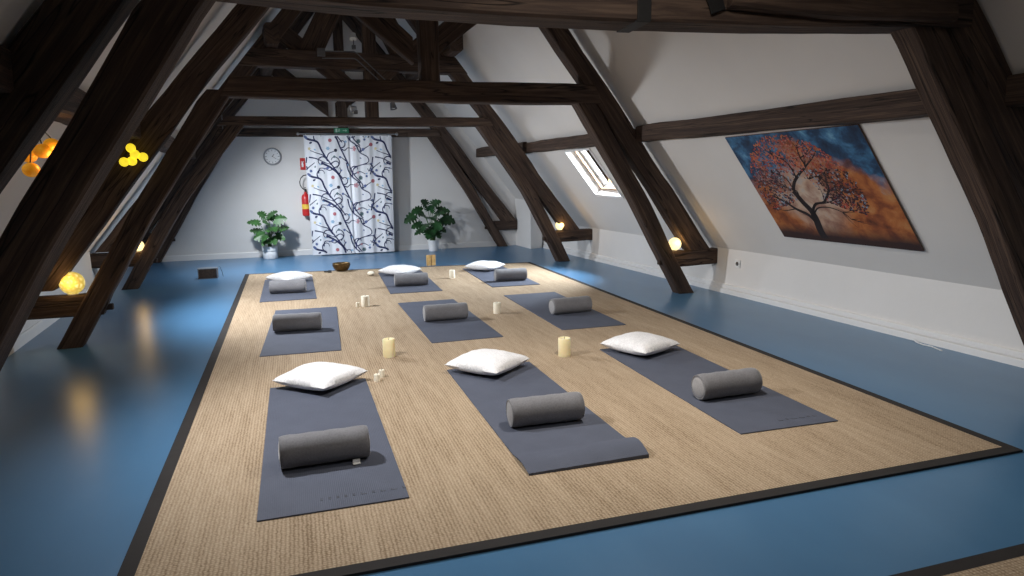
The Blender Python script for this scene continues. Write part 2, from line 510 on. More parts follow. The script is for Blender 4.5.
def planar(name, A, B, w0, w1, parent, seed, **k):
    """A, B: matching (u, z) polylines of the two edges; w0..w1 the depth range in the truss frame"""
    return beam(name, [((a[0], w0, a[1]), (b[0], w0, b[1]), (b[0], w1, b[1]), (a[0], w1, a[1])) for a, b in zip(A, B)], parent, seed, **k)

LEG_I = [(2.87, 0), (2.575, .5), (2.23, 1.09), (2.07, 1.33), (1.62, 2.0), (1.56, 2.08)]
LEG_O = [(3.06, 0), (2.765, .5), (2.43, 1.09), (2.27, 1.33), (1.83, 2.02), (1.77, 2.10)]
RAF_I = [(3.02, .46), (2.24, 1.48), (1.65, 2.27), (1.24, 2.77), (0.0, 4.30)]
RAF_O = [(3.29, .48), (2.61, 1.33), (2.25, 1.83), (1.96, 2.19), (0.0, 4.62)]
def resamp(P, zs):
    out = []
    for z in zs:
        for a, b in zip(P, P[1:]):
            if a[1] <= z <= b[1] + 1e-6:
                q = (z - a[1]) / (b[1] - a[1]); out.append((a[0] + (b[0] - a[0]) * q, z)); break
    return out
def mir(P, s): return [(p[0] * s, p[1]) for p in P]

def truss(loc, rz, label, seed, ctop, cbot, legs=(0, 0), rafs=(0, 0), tie_end=3.45, king=(0.0, 0.18), upper=None, thick=0.155, cth=0.17, bow=0.0, kz=4.3, tiez=(0, 0), wide=(0, 0), crough=.012, lean=(0, 0)):
    """legs / rafs: sideways shift of the (left, right) members; ctop / cbot: (u, z) lines of the collar beam"""
    t = empty('roof_truss', loc, rz)
    tag(t, label, 'roof truss', 'old timber roof trusses')
    zs = [0, .25, .5, .8, 1.09, 1.33, 1.6, 1.85, 2.0]
    for s, k in ((1, 1), (-1, 0)):
        A = [(u + bow * sin(PI * z / 2.0) + legs[k] + lean[k] * z, z) for u, z in resamp(LEG_I, zs)] + [(1.56 + legs[k] + lean[k] * 2.08, 2.08)]
        B = [(u + bow * sin(PI * z / 2.0) + legs[k] + wide[k] + lean[k] * z, z) for u, z in resamp(LEG_O, zs)] + [(1.77 + legs[k] + wide[k] + lean[k] * 2.08, 2.08)]
        lg = planar('leg', mir(A, s), mir(B, s), 0, thick, t, seed + s * .31 + 1)
        zr_ = [.48, .9, 1.33, 1.83, 2.19, 2.76, 3.5, 4.25]
        A2 = [(a + rafs[k] * min(1, (4.3 - z) / 2.2), z) for a, z in resamp(RAF_I, zr_)]; B2 = [(a + rafs[k] * min(1, (4.3 - z) / 2.2), z) for a, z in resamp(RAF_O, zr_)]
        planar('rafter', mir(A2, s), mir(B2, s), 0.012, thick + .015, t, seed + s * .57 + 2, rough=0.02)
        q = tiez[k]
        planar('tie_block', mir([(2.62 + legs[k], .48 + q), (tie_end, .485 + q)], s), mir([(2.70 + legs[k], .30 + q), (tie_end, .31 + q)], s), 0.02, thick - .015, t, seed + s * .77 + 3, rough=.006)
        pg = MB(); pg.box((s * (2.655 + legs[k]), thick * .5, .36 + q), (.055, .05, .05), ch=.008)
        pg.build('peg', M['wood'], lg)
        planar('strut', mir([(0.06, 2.36), (1.0, 3.09)], s), mir([(0.06, 2.60), (.85, 3.25)], s), .03, thick - .02, t, seed + s * .9 + 4)
    planar('collar_beam', ctop, cbot, -.012, cth, t, seed + 5, rough=crough)
    ck = ctop[len(ctop) // 2][1] - .03
    planar('king_post', [(king[0], ck), (king[0], kz)], [(king[1], ck), (king[1], kz)], .0, thick - .01, t, seed + 6)
    if upper:
        u0 = lambda z: 1.5 - (z - 2.76) * .8
        planar('upper_collar', [(-u0(upper[1]), upper[1]), (u0(upper[1]), upper[1])], [(-u0(upper[0]), upper[0]), (u0(upper[0]), upper[0])], -.01, thick + .03, t, seed + 7)
    return t

T1 = truss((1.385, 2.88, 0), math.radians(-4.0), 'nearest timber roof truss, its collar beam crossing the top of the picture', 1.0,
           [(-1.75, 2.36), (-1.07, 2.36), (-.43, 2.36), (.09, 2.36), (1.1, 2.36), (1.95, 2.36)], [(-1.75, 2.08), (-1.07, 2.037), (-.43, 2.02), (.09, 2.014), (1.1, 2.03), (1.95, 2.058)], cth=.21, tie_end=3.36, legs=(.075, .02), rafs=(.13, .03), upper=(3.0, 3.18), crough=.008)
T2 = truss((1.185, 6.405, 0), math.radians(3.35), 'timber roof truss behind the nearest one, with king post and braces above its collar', 11.0,
           [(-1.62, 2.195), (-.8, 2.20), (.4, 2.215), (1.78, 2.235)], [(-1.72, 2.025), (-.8, 2.025), (.4, 2.026), (1.86, 2.042)], tie_end=3.44, upper=(2.98, 3.15), tiez=(-.05, 0), legs=(.05, 0), rafs=(.07, 0))
T3 = truss((0.935, 9.565, 0), math.radians(3.1), 'third timber roof truss back, with curved legs and a second higher collar', 21.0,
           [(-1.68, 2.127), (.4, 2.14), (1.80, 2.163)], [(-1.80, 2.012), (.4, 2.022), (1.88, 2.036)], bow=.05, legs=(0, .05), tie_end=3.56, king=(.07, .24), upper=(2.75, 2.97), tiez=(-.02, 0), lean=(-.065, 0))
T4 = truss((0.715, 12.29, 0), 0.0, 'last timber roof truss, set against the white gable wall behind the curtain', 31.0,
           [(-1.80, 2.165), (.4, 2.165), (1.80, 2.165)], [(-1.88, 2.03), (.4, 2.03), (1.88, 2.03)], tie_end=3.30, legs=(0, .05), king=(.09, .25), upper=(2.80, 2.95))
# extra braces under the rafters of the third truss, above its high collar
for s in (-1, 1):
    planar('brace', mir([(.46, 2.93), (.05, 3.75)], s), mir([(.80, 2.93), (.36, 3.75)], s), .02, .13, T3, 25.3 + s)

# iron straps on the nearest collar beam
sp = MB()
sp.box((.155, -.018, 2.185), (.066, .008, .34), ch=.002)
sp.box((.150, .095, 2.016), (.066, .235, .010), ch=.002)
sp.box((.110, .212, 2.030), (.085, .024, .020), ch=.004)
strap = sp.build('iron_strap', M['iron'], T1)
for dx, z in ((.145, 2.118), (.168, 2.116), (.15, 2.26)):
    nb = MB(); nb.lathe([(.006, 0), (.006, .005), (.003, .008)], 8, (dx, -.021, z), Matrix.Rotation(PI / 2, 4, 'X')); nb.build('nail', M['iron'], strap)
hk = MB()
pts = [(.455, -.020, 2.36), (.46, -.022, 2.25), (.475, -.024, 2.16), (.50, -.026, 2.11), (.515, -.024, 2.07)]
for a, b in zip(pts, pts[1:]):
    d = Vector(b) - Vector(a); ang = math.atan2(d.x, -d.z)
    hk.box((Vector(a) + Vector(b)) / 2, (.075, .010, d.length * 1.08), M=Matrix.Rotation(-ang, 4, 'Y'), ch=.002)
hk.build('iron_strap', M['iron'], T1)
# the short scarfed cheek timber on the right half of that beam
planar('cheek_timber', [(.60, 2.36), (1.1, 2.36), (1.75, 2.36)], [(.56, 2.09), (1.0, 2.065), (1.80, 2.075)], -.075, -.010, T1, 4.4, rough=.02)

# purlins between the trusses, and the ridge beam
def purlin(name, f, ys, side, label, seed, z0=1.665, z1=1.825, wav=.012, grp='purlins under the sloping ceiling'):
    st = []
    for y in ys:
        x = (xr(y) - 1.10) if side > 0 else (xl(y) + 1.10)
        dz = noise.noise(Vector((y * .9, seed, 0))) * wav
        o = side * .17
        a = (x, y, z0 + dz); b = (x + o, y, z0 + dz); c_ = (x + o, y, z1 + dz); d = (x, y, z1 + dz)
        st.append((a, b, c_, d))
    return tag(beam(name, st, None, seed, rough=.014), label, 'beam', grp)
def ylist(a, b): return [a + (b - a) * i / 8 for i in range(9)]
purlin('purlin', None, ylist(3.02, 6.56), 1, 'dark purlin above the tree painting on the right slope', 41)
purlin('purlin', None, ylist(6.70, 9.72), 1, 'wavy dark purlin just above the skylight', 43, 1.67, 1.815, .05)
purlin('purlin', None, ylist(9.88, 12.28), 1, 'farthest purlin of the right slope, beyond the skylight', 45)
purlin('purlin', None, ylist(-2.5, 2.76), 1, 'purlin end at the right picture edge, nearer than every truss', 47)
purlin('purlin', None, ylist(3.3, 6.2), -1, 'dark purlin over the amber globes on the left slope', 51)
purlin('purlin', None, ylist(6.36, 9.36), -1, 'left slope purlin between the second and third trusses', 53)
purlin('purlin', None, ylist(9.52, 12.28), -1, 'left slope purlin nearest the gable wall', 55)
purlin('purlin', None, ylist(-2.5, 3.0), -1, 'left slope purlin nearer than every truss', 57)
rb = [((ridge(y)[0] - .09, y, 4.22), (ridge(y)[0] + .09, y, 4.22), (ridge(y)[0] + .09, y, 4.42), (ridge(y)[0] - .09, y, 4.42)) for y in (-2.5, 3, 8, 12.4)]
tag(beam('ridge_beam', rb, None, 61), 'dark ridge beam running along the roof top', 'beam')
# upper purlins of the last bay, close under the plaster
for s_, lab, sd_ in ((1, 'short upper purlin of the last bay, right of the king posts', 63), (-1, 'short upper purlin of the last bay, upper left behind the second truss', 65)):
    st = []
    for y in ylist(9.25, 12.28):
        x = (xr(y) - 2.03 - .22) if s_ > 0 else (xl(y) + 2.03 + .24)
        st.append(((x - .09, y, 2.98), (x + .09, y, 2.98), (x + .09, y, 3.24), (x - .09, y, 3.24)))
    tag(beam('upper_purlin', st, None, sd_, rough=.02, ch=.03), lab, 'beam', 'upper purlins')
cd = MB()
for dz in (0, -.085):
    cd.tube([(.46, 9.36, 2.935 + dz), (.86, 9.36, 2.945 + dz), (.90, 9.36, 2.925 + dz), (1.25, 9.36, 2.60 + dz)], .008, 8)
tag(smooth_angle(cd.build('conduit', M['greyplastic']), 60), 'pair of thin grey conduits on the high collar of the third truss', 'conduit')

# ------------------------------------------------------------------ rugs
def rug(name, P, label, bw=0.058, th=0.012):
    """P: corners near-left, near-right, far-right, far-left"""
    P = [Vector((p[0], p[1], 0)) for p in P]
    c = sum(P, Vector()) / 4
    root = empty(name, c); tag(root, label, 'rug')
    Q = [p - c for p in P]
    I = [q - Vector((math.copysign(bw, q.x), math.copysign(bw, q.y), 0)) for q in Q]
    def prism(nm, poly, z0, z1, mat):
        k = len(poly)
        vs = [(p.x, p.y, z0) for p in poly] + [(p.x, p.y, z1) for p in poly]
        return mesh_obj(nm, vs, [tuple(range(k))[::-1], tuple(range(k, 2 * k))] + [(i, (i + 1) % k, (i + 1) % k + k, i + k) for i in range(k)], mat, root)
    prism('weave', I, 0, th, M['sisal'])
    for i, nm in enumerate(('border',) * 4):
        j = (i + 1) % 4
        prism('border', [Q[i], Q[j], I[j], I[i]], 0, th - .0002, M['border'])
    return root
rug('sisal_rug', [(-.660, 2.20), (3.255, 2.20), (3.40, 9.82), (-.725, 10.20)], 'large sisal rug with dark border under all the yoga mats')
rug('sisal_rug', [(-.672, -1.9), (3.30, -1.9), (3.30, 1.60), (-.672, 1.606)], 'second sisal rug, only its dark edge showing at the bottom right corner')
RUG = 0.012

# ------------------------------------------------------------------ yoga mats
MAT = 0.006
def mat_slab(w=.61, l=1.82, curl=False):
    nx, ny = 12, 60
    vs, fs = [], []
    def z(u, v):
        if not curl: return 0.0
        d = v * l
        hgt = .016 + .030 * u
        if d > .26: return 0.0
        q = d / .26
        return hgt * (sin(PI * (1 - q) ** 1.0 * .86) ** 1.6 if q < 1 else 0)
    for lay in (0, 1):
        for i in range(ny + 1):
            vv = (i / ny) ** (1.8 if curl else 1)
            for j in range(nx + 1):
                u = j / nx
                zz = z(u, vv)
                if curl and i == 0: zz = 0.0
                vs.append((-w / 2 + w * u, -l / 2 + l * vv, zz + (MAT if lay else 0)))
    S = (nx + 1) * (ny + 1)
    for i in range(ny):
        for j in range(nx):
            a = i * (nx + 1) + j
            fs.append((a, a + nx + 1, a + nx + 2, a + 1)); fs.append((S + a, S + a + 1, S + a + nx + 2, S + a + nx + 1))
    for j in range(nx):
        a = j; fs.append((a, a + 1, S + a + 1, S + a)); a = ny * (nx + 1) + j; fs.append((a + 1, a, S + a, S + a + 1))
    for i in range(ny):
        a = i * (nx + 1); fs.append((a + nx + 1, a, S + a, S + a + nx + 1)); a += nx; fs.append((a, a + nx + 1, S + a + nx + 1, S + a))
    return vs, fs
MATS = [  # centre, angle, length, label
    ((.080, 3.630), .1, 1.82, 'slate yoga mat in the front row, leftmost, with faint lettering at its near end'),
    ((1.250, 3.650), -.3, 1.79, 'front row centre yoga mat, its near end curling up'),
    ((2.472, 3.758), -1.5, 1.83, 'front row right slate yoga mat, lying closest to the tree painting'),
    ((.013, 6.341), -2.3, 1.88, 'middle row left yoga mat carrying only a bolster'),
    ((1.303, 6.295), .2, 1.87, 'middle row centre yoga mat, beyond the two tall candles'),
    ((2.487, 6.325), -.8, 1.84, 'pale sheened yoga mat in the middle row, at right beside the blue floor'),
    ((-.133, 8.74), .1, 1.74, 'back row left yoga mat in front of the leafy plant'),
    ((1.341, 8.754), -2.2, 1.82, 'back row centre yoga mat near the brass singing bowl'),
    ((2.564, 8.717), -1.7, 1.76, 'back row right yoga mat at the rug far corner'),
]
flat = None
for i, (c, a, l, lab) in enumerate(MATS):
    vs, fs = mat_slab(w=.603, l=l * .9867, curl=(i == 1))
    o = mesh_obj('yoga_mat', vs, fs, M['mat'])
    smooth_angle(o, 35)
    o.location = (c[0] * .9867, c[1] * .9867, RUG); o.rotation_euler = (0, 0, math.radians(a))
    tag(o, lab, 'yoga mat', 'slate yoga mats in three rows')
    if i in (0, 2):     # faint printed lettering, too worn to read
        mk = MB(); rnd = random.Random(3)
        x = -.06; k = 0
        seq = [.012] * 5 + [.028, .014, .022, .030, .018] if i == 0 else [.03, .012, .03, .03, .014, .02]
        x = -.055 if i == 0 else .0
        for w_ in seq:
            zt_ = MAT + .0004
            mk.box((x + w_ / 2, -l / 2 + .105, zt_), (w_ * .85, .006, .0006)); mk.box((x + w_ * .12, -l / 2 + .112, zt_), (.004, .018, .0006))
            if w_ < .016: mk.box((x + w_ / 2, -l / 2 + .118, zt_), (w_ * .8, .005, .0006))
            x += w_ + .021
        tag(mk.build('lettering', M['matmark'], o), 'faint dark lettering')

# ------------------------------------------------------------------ bolsters
def make_bolster():
    root = empty('bolster')
    r, L = .0755, .40
    b = MB()
    prof = [(.058, -L / 2 - .002), (r - .010, -L / 2), (r - .003, -L / 2 + .004), (r, -L / 2 + .013)]
    for i in range(1, 12): prof.append((r + .0015 * sin(i * 1.9), -L / 2 + .013 + (L - .026) * i / 12))
    prof += [(r, L / 2 - .013), (r - .003, L / 2 - .004), (r - .010, L / 2), (.058, L / 2 + .002)]
    RX = Matrix.Rotation(PI / 2, 4, 'Y')
    b.lathe(prof, 48, (0, 0, r), RX, caps=False)
    smooth_angle(b.build('cover', M['velvet'], root), 50)
    for s in (-1, 1):
        e = MB()
        pr = [(.0001, .012), (.030, .0105), (.055, .006), (.066, .000), (.066, -.003)]
        e.lathe(pr, 40, (s * (L / 2 - .003), 0, r), Matrix.Rotation(s * PI / 2, 4, 'Y'), caps=False)
        smooth_angle(e.build('end_panel', M['velvetend'], root), 60)
        p = MB()
        ring = [(s * (L / 2 - .001), (r - .006) * cos(q), r + (r - .006) * sin(q)) for q in [2 * PI * k / 40 for k in range(41)]]
        p.tube(ring, .0032, 6); smooth_angle(p.build('piping', M['velvet'], root), 80)
    return root
BOL = [
    ((.065, 3.215), 1.5, 'grey velvet bolster on the front left mat, a white tag under its edge'),
    ((1.24, 3.345), -1.5, 'grey velvet bolster on the curled front centre mat'),
    ((2.435, 3.395), 1.5, 'grey velvet bolster on the front right mat'),
    ((-.04, 6.235), -6, 'grey bolster on the middle left mat, no pillow beyond it'),
    ((1.295, 6.185), 0, 'grey bolster on the middle row centre mat'),
    ((2.515, 6.06), 5, 'grey bolster on the pale middle right mat, below the skylight'),
    ((-.135, 8.375), -5, 'grey bolster on the back left mat, hiding part of a pillow'),
    ((1.325, 8.345), -4, 'grey bolster on the back centre mat, in front of a white pillow'),
    ((2.59, 8.245), -2, 'grey bolster with bright top on the back right mat'),
]
bol = make_bolster()
for i, (c, a, lab) in enumerate(BOL):
    o = bol if i == 0 else copy_tree(bol)
    o.location = (c[0] * .9867, c[1] * .9867, RUG + MAT + .0015); o.rotation_euler = (0, 0, math.radians(a))
    tag(o, lab, 'bolster', 'grey velvet bolsters')
tg = MB(); tg.box((.135, -.083, .004), (.034, .022, .002), rz=.15); tg.box((.135, -.074, .012), (.034, .002, .018), rz=.1)
tag(tg.build('care_tag', M['whiteplastic'], bol), 'small white tag')

# ------------------------------------------------------------------ pillows
def make_pillow(size, th, seed):
    n = 28
    vs, fs = [], []
    for lay in (1, -1):
        for i in range(n + 1):
            for j in range(n + 1):
                u, v = 2 * i / n - 1, 2 * j / n - 1
                e = (1 - abs(u) ** 2.2) * (1 - abs(v) ** 2.2)
                pinch = 1 - .055 * (1 - abs(v) ** 2) * abs(u) ** 3 if True else 1
                pinch2 = 1 - .055 * (1 - abs(u) ** 2) * abs(v) ** 3
                x, y = u * size / 2 * pinch, v * size / 2 * pinch2
                zz = th / 2 * max(0, e) ** .42
                wr = noise.noise(Vector((x * 9, y * 9, seed))) * .008 + noise.noise(Vector((x * 22, y * 22, seed + 4))) * .004
                corner = (abs(u) * abs(v)) ** 3
                if lay > 0: z = zz + wr * min(1, e * 3) + corner * .004
                else: z = -zz * .85
                vs.append((x, y, z))
    S = (n + 1) ** 2
    zmin = min(v[2] for v in vs)
    vs = [(a, b, c - zmin) for a, b, c in vs]
    for i in range(n):
        for j in range(n):
            a = i * (n + 1) + j
            fs.append((a, a + n + 1, a + n + 2, a + 1)); fs.append((S + a, S + a + 1, S + a + n + 2, S + a + n + 1))
    bm = bmesh.new()
    for v in vs: bm.verts.new(v)
    bm.verts.ensure_lookup_table()
    for f_ in fs: bm.faces.new([bm.verts[k] for k in f_])
    bmesh.ops.remove_doubles(bm, verts=list(bm.verts), dist=.0005)
    bmesh.ops.recalc_face_normals(bm, faces=list(bm.faces))
    me = bpy.data.meshes.new('pillow'); bm.to_mesh(me); bm.free()
    me.materials.append(M['pillow'])
    for p in me.polygons: p.use_smooth = True
    return link(bpy.data.objects.new('pillow', me))
PIL = [
    ((.095, 4.52), 46, .44, 'white pillow at the head of the front left mat'),
    ((1.225, 4.46), 40, .44, 'white pillow at the head of the front centre mat'),
    ((2.46, 4.54), 24, .44, 'white pillow on the front right mat, nearest the tree painting'),
    ((-.125, 9.36), 40, .44, 'white pillow behind the back left bolster'),
    ((1.345, 9.42), 42, .44, 'white pillow on the back centre mat, right of the singing bowl'),
    ((2.565, 9.38), 42, .44, 'white pillow on the back right mat at the rug corner'),
]
for i, (c, a, s, lab) in enumerate(PIL):
    o = make_pillow(s * .97, .135, i * 5.3)
    o.location = (c[0] * .982, c[1] * .982, RUG + MAT + .001); o.rotation_euler = (0, 0, math.radians(a))
    tag(o, lab, 'pillow', 'white pillows')

# ------------------------------------------------------------------ candles
def candle(c, r, h, lab, mat='wax', grp='ivory pillar candles'):
    root = empty('candle', (c[0] * .9911, c[1] * .9911, RUG + .0003)); tag(root, lab, 'candle', grp)
    b = MB()
    b.lathe([(r * .97, 0), (r, .004), (r, h - .006), (r * .96, h - .001), (r * .88, h), (r * .7, h - .006), (.0001, h - .010)], 28)
    smooth_angle(b.build('wax_body', M[mat], root), 40)
    w = MB(); w.tube([(0, 0, h - .011), (.001, 0, h - .002), (.004, .001, h + .008)], .0016, 6)
    w.build('wick', M['wick'], root)
candle((.612, 5.045), .046, .138, 'tall ivory candle between the front left and front centre pillows')
candle((1.86, 4.60), .046, .138, 'tall ivory candle beside the head of the front right mat')
candle((.645, 7.16), .042, .112, 'ivory candle with a small one beside it, between the middle left and centre mats', 'whitewax')
candle((.565, 7.17), .017, .045, 'small candle left of the mid rug ivory candle', 'whitewax')
candle((1.935, 8.74), .038, .108, 'ivory candle between the back centre and back right mats', 'whitewax')
candle((1.835, 6.30), .036, .108, 'ivory candle between the middle centre and middle right mats', 'whitewax')
candle((.452, 4.44), .021, .050, 'squat little candle beside the front left pillow, left one of a pair', 'whitewax')
candle((.492, 4.525), .019, .052, 'squat little candle beside the front left pillow, right and rear one of a pair', 'whitewax')

# ------------------------------------------------------------------ small things at the back of the rug
bw = empty('singing_bowl', (.588, 9.97, RUG)); tag(bw, 'brass singing bowl at the far edge of the rug', 'singing bowl')
b = MB()
b.lathe([(.045, 0), (.075, .006), (.105, .035), (.122, .075), (.126, .112), (.122, .116), (.117, .112), (.112, .075), (.095, .038), (.065, .014), (.0001, .010)], 40)
smooth_angle(b.build('bowl_shell', M['brass'], bw), 50)
b = MB()
for k in range(28):
    a = 2 * PI * k / 28; b.sphere((.122 * cos(a), .122 * sin(a), .088), .0055, seg=6, rings=4)
tag(b.build('rim_studs', M['brass'], bw))
ml = MB()
ml.tube([(0, 0, 0), (.06, -.01, .0)], [.011, .011], 12); ml.tube([(.055, -.009, 0), (.10, -.016, 0)], [.018, .018], 14)
o = ml.build('bowl_mallet', M['blackplastic']); o.location = (.34, 9.87, RUG + .0185)
tag(smooth_angle(o), 'dark mallet lying left of the singing bowl', 'mallet')
pb = MB()
pb.sphere((0, 0, .03), .042, sc=(1.15, .85, .72), seg=18, rings=10)
o = pb.build('white_pebble', M['whitewax']); o.location = (.935, 9.34, RUG); tag(smooth_angle(o, 60), 'white rounded pebble beside the far corner of the back centre mat', 'pebble')
wb = MB(); wb.box((-.036, 0, .08), (.064, .06, .16), ch=.004); wb.box((.036, 0, .08), (.064, .06, .16), ch=.004); wb.box((0, .033, .145), (.136, .01, .02), ch=.002)
o = wb.build('wooden_block', M['palewood']); o.location = (1.92, 10.13, 0)
tag(o, 'small pale wooden double block standing in front of the potted plant', 'wooden block')
bx = empty('wooden_box', (-1.19, 10.06, 0)); tag(bx, 'small dark wooden box with pale top on the blue floor at left', 'box')
b = MB(); b.box((0, .02, .065), (.245, .13, .13), ch=.005); b.build('box_body', M['brownwood'], bx)
b = MB(); b.box((0, .02, .136), (.252, .137, .012), ch=.003); b.build('lid', M['clockrim'], bx)
b = MB()
for s in (-1, 1): b.box((s * .117, -.048, .065), (.010, .008, .128))
b.box((0, -.048, .004), (.244, .008, .008)); b.build('edge_trim', M['clockrim'], bx)
b = MB(); b.tube([(.12, .05, .14), (.15, .07, .148), (.175, .09, .06), (.18, .10, .004)], .003, 6); b.build('cord', M['greyplastic'], bx)

# ------------------------------------------------------------------ potted monstera plants
def leaf_mesh(mb, base, dirv, size, seed, droop=.35, mi=0):
    """a heart-shaped, deeply slit leaf; base = petiole end, dirv = direction the tip points"""
    rnd = random.Random(seed)
    d = Vector(dirv).normalized()
    want = Vector((d.x * .35, -.75, .62))          # blades turn to the room and the light
    nrm = (want - d * want.dot(d)).normalized(); side = d.cross(nrm).normalized()
    rollA = rnd.uniform(-.55, .55)
    side, nrm = side * cos(rollA) + nrm * sin(rollA), nrm * cos(rollA) - side * sin(rollA)
    def P(u, v):   # u along the midrib (0..1), v sideways
        bend = -droop * u * u * size * .6
        fold = abs(v) * .22
        return Vector(base) + d * (u * size) + side * (v * size) + nrm * (fold * size) + Vector((0, 0, bend - abs(v) ** 2 * size * .5))
    outline = [(-.14, .08), (-.22, .24), (-.14, .42), (.04, .53), (.24, .56), (.46, .51), (.66, .40), (.84, .23), (1.0, 0.0)]
    cuts = 6
    for s in (-1, 1):
        lobes = []
        edges = []
        m = 19
        for i in range(m):      # sample outline
            q = i / (m - 1) * (len(outline) - 1); k = min(int(q), len(outline) - 2); fr = q - k
            edges.append((outline[k][0] * (1 - fr) + outline[k + 1][0] * fr, outline[k][1] * (1 - fr) + outline[k + 1][1] * fr))
        vs, fs = [], []
        for i, (u, v) in enumerate(edges):
            notch = 1.0
            if 3 < i < m - 2 and i % 3 == 2: notch = .5 + rnd.uniform(-.06, .14)
            mid_u = max(0, min(1, u * .82 + .06))
            a = P(mid_u, 0); b_ = P((u * .55 + mid_u * .45), s * v * .5 * min(1, notch * 1.6)); c_ = P(mid_u + (u - mid_u) * notch, s * v * notch)
            vs += [a, b_, c_]
        for i in range(m - 1):
            for j in range(2):
                q = (i * 3 + j, i * 3 + j + 1, (i + 1) * 3 + j + 1, (i + 1) * 3 + j)
                fs.append(q if s > 0 else q[::-1])
        mb.add(vs, fs, mi)
def plant(loc, lab, leaves, pot_r, pot_h, mat, ribbed):
    root = empty('potted_plant', loc); tag(root, lab, 'plant', 'leafy plants against the gable wall')
    p = MB()
    if ribbed:
        prof = [(pot_r * .86, 0), (pot_r * .92, .01), (pot_r * .94, pot_h * .55), (pot_r * .90, pot_h * .60), (pot_r * .98, pot_h * .64), (pot_r, pot_h - .01), (pot_r * .97, pot_h), (pot_r * .9, pot_h - .004), (pot_r * .86, pot_h - .03)]
    else:
        prof = [(pot_r * .74, 0), (pot_r * .78, .008), (pot_r * .86, pot_h * .5), (pot_r * .97, pot_h * .93), (pot_r, pot_h - .01), (pot_r * .97, pot_h), (pot_r * .9, pot_h - .004), (pot_r * .86, pot_h - .03)]
    p.lathe(prof, 36, caps=True); smooth_angle(p.build('pot', M['pot'], root), 40)
    so = MB(); so.lathe([(pot_r * .87, pot_h - .045), (pot_r * .87, pot_h - .032), (.0001, pot_h - .026)], 24); so.build('soil', M['soil'], root)
    lf, st = MB(), MB()
    for i, (x, y, z, dx, dy, dz, size, droop) in enumerate(leaves):
        x, size = x * (.82 if ribbed else .95) + (.035 if ribbed else -.05), size * (.80 if ribbed else .92)
        tip = Vector((x, y, z)); b0 = Vector((x * .12, y * .12, pot_h - .04))
        m1 = Vector((x * .30, y * .30, pot_h + (z - pot_h) * .6))
        pts = [b0.lerp(m1, q) * (1 - q) + m1.lerp(tip, q) * q for q in (0, .2, .4, .6, .8, 1)]
        st.tube(pts, [.007, .0065, .006, .005, .0045, .004], 6)
        leaf_mesh(lf, tip, (dx, dy, dz), size, i + int(loc[0] * 10), droop)
    st.build('stems', M['stem'], root)
    o = lf.build('foliage', M[mat], root); smooth_angle(o, 70)
    return root
# leaves: tip-of-stalk position (x, y, z), pointing direction, length, droop
PL1 = [(-.22, -.05, .62, -.9, -.2, .10, .24, .2), (-.10, -.02, .72, -.5, -.3, .5, .22, .5), (-.02, .0, .72, .5, -.3, .35, .26, .3), (.10, -.05, .66, 1, -.2, .25, .26, .3),
       (.14, -.02, .50, 1, -.1, .12, .24, .1), (.10, -.08, .40, .9, -.3, -.25, .20, .4), (-.14, -.07, .42, -.9, -.2, -.2, .22, .4), (-.20, .0, .48, -1, -.1, .06, .22, .1),
       (-.06, -.12, .42, -.4, -.8, -.35, .22, .4), (.04, -.14, .54, .25, -.9, -.15, .22, .4), (-.05, -.10, .62, -.3, -.7, .2, .22, .4), (.02, -.10, .36, .3, -.7, -.5, .20, .3),
       (.0, .03, .66, .1, .2, .6, .18, .4), (-.08, -.12, .34, -.5, -.6, -.5, .18, .3), (.05, -.06, .46, .6, -.6, .2, .20, .3), (-.02, -.13, .50, -.1, -.9, .1, .22, .5)]
PL2 = [(-.30, -.03, .66, -1, -.1, -.35, .22, .6), (-.16, -.04, .74, -.8, -.2, .15, .22, .4), (-.06, -.02, .84, -.4, -.2, .5, .20, .5), (.06, .0, .84, .5, -.2, .35, .22, .5),
       (.16, -.04, .74, .9, -.2, .1, .24, .5), (.26, -.03, .62, 1, -.1, -.25, .24, .6), (.18, -.06, .54, .9, -.3, -.1, .22, .3), (-.18, -.06, .50, -.9, -.3, -.1, .22, .4),
       (-.08, -.12, .50, -.5, -.8, -.3, .24, .4), (.06, -.13, .52, .4, -.8, -.3, .24, .4), (.0, -.14, .62, .05, -1, .05, .24, .5), (-.04, -.12, .38, -.3, -.7, -.5, .22, .3),
       (.05, -.10, .38, .4, -.7, -.5, .22, .3), (-.1, -.07, .64, -.6, -.6, .3, .22, .4), (.10, -.07, .66, .6, -.6, .3, .22, .4), (0, -.05, .74, .1, -.5, .6, .22, .5),
       (-.14, -.04, .40, -.9, -.2, -.3, .20, .4), (.12, -.1, .44, .7, -.6, -.3, .2, .4), (0, -.15, .44, 0, -1, -.4, .22, .4)]
plant((-.44, 12.10, 0), 'bright green monstera in a white ribbed pot, left of the curtain', PL1, .125, .215, 'leaf', True)
plant((2.345, 12.08, 0), 'dark green monstera in a smooth white pot, right of the curtain', PL2, .105, .20, 'leaf2', False)

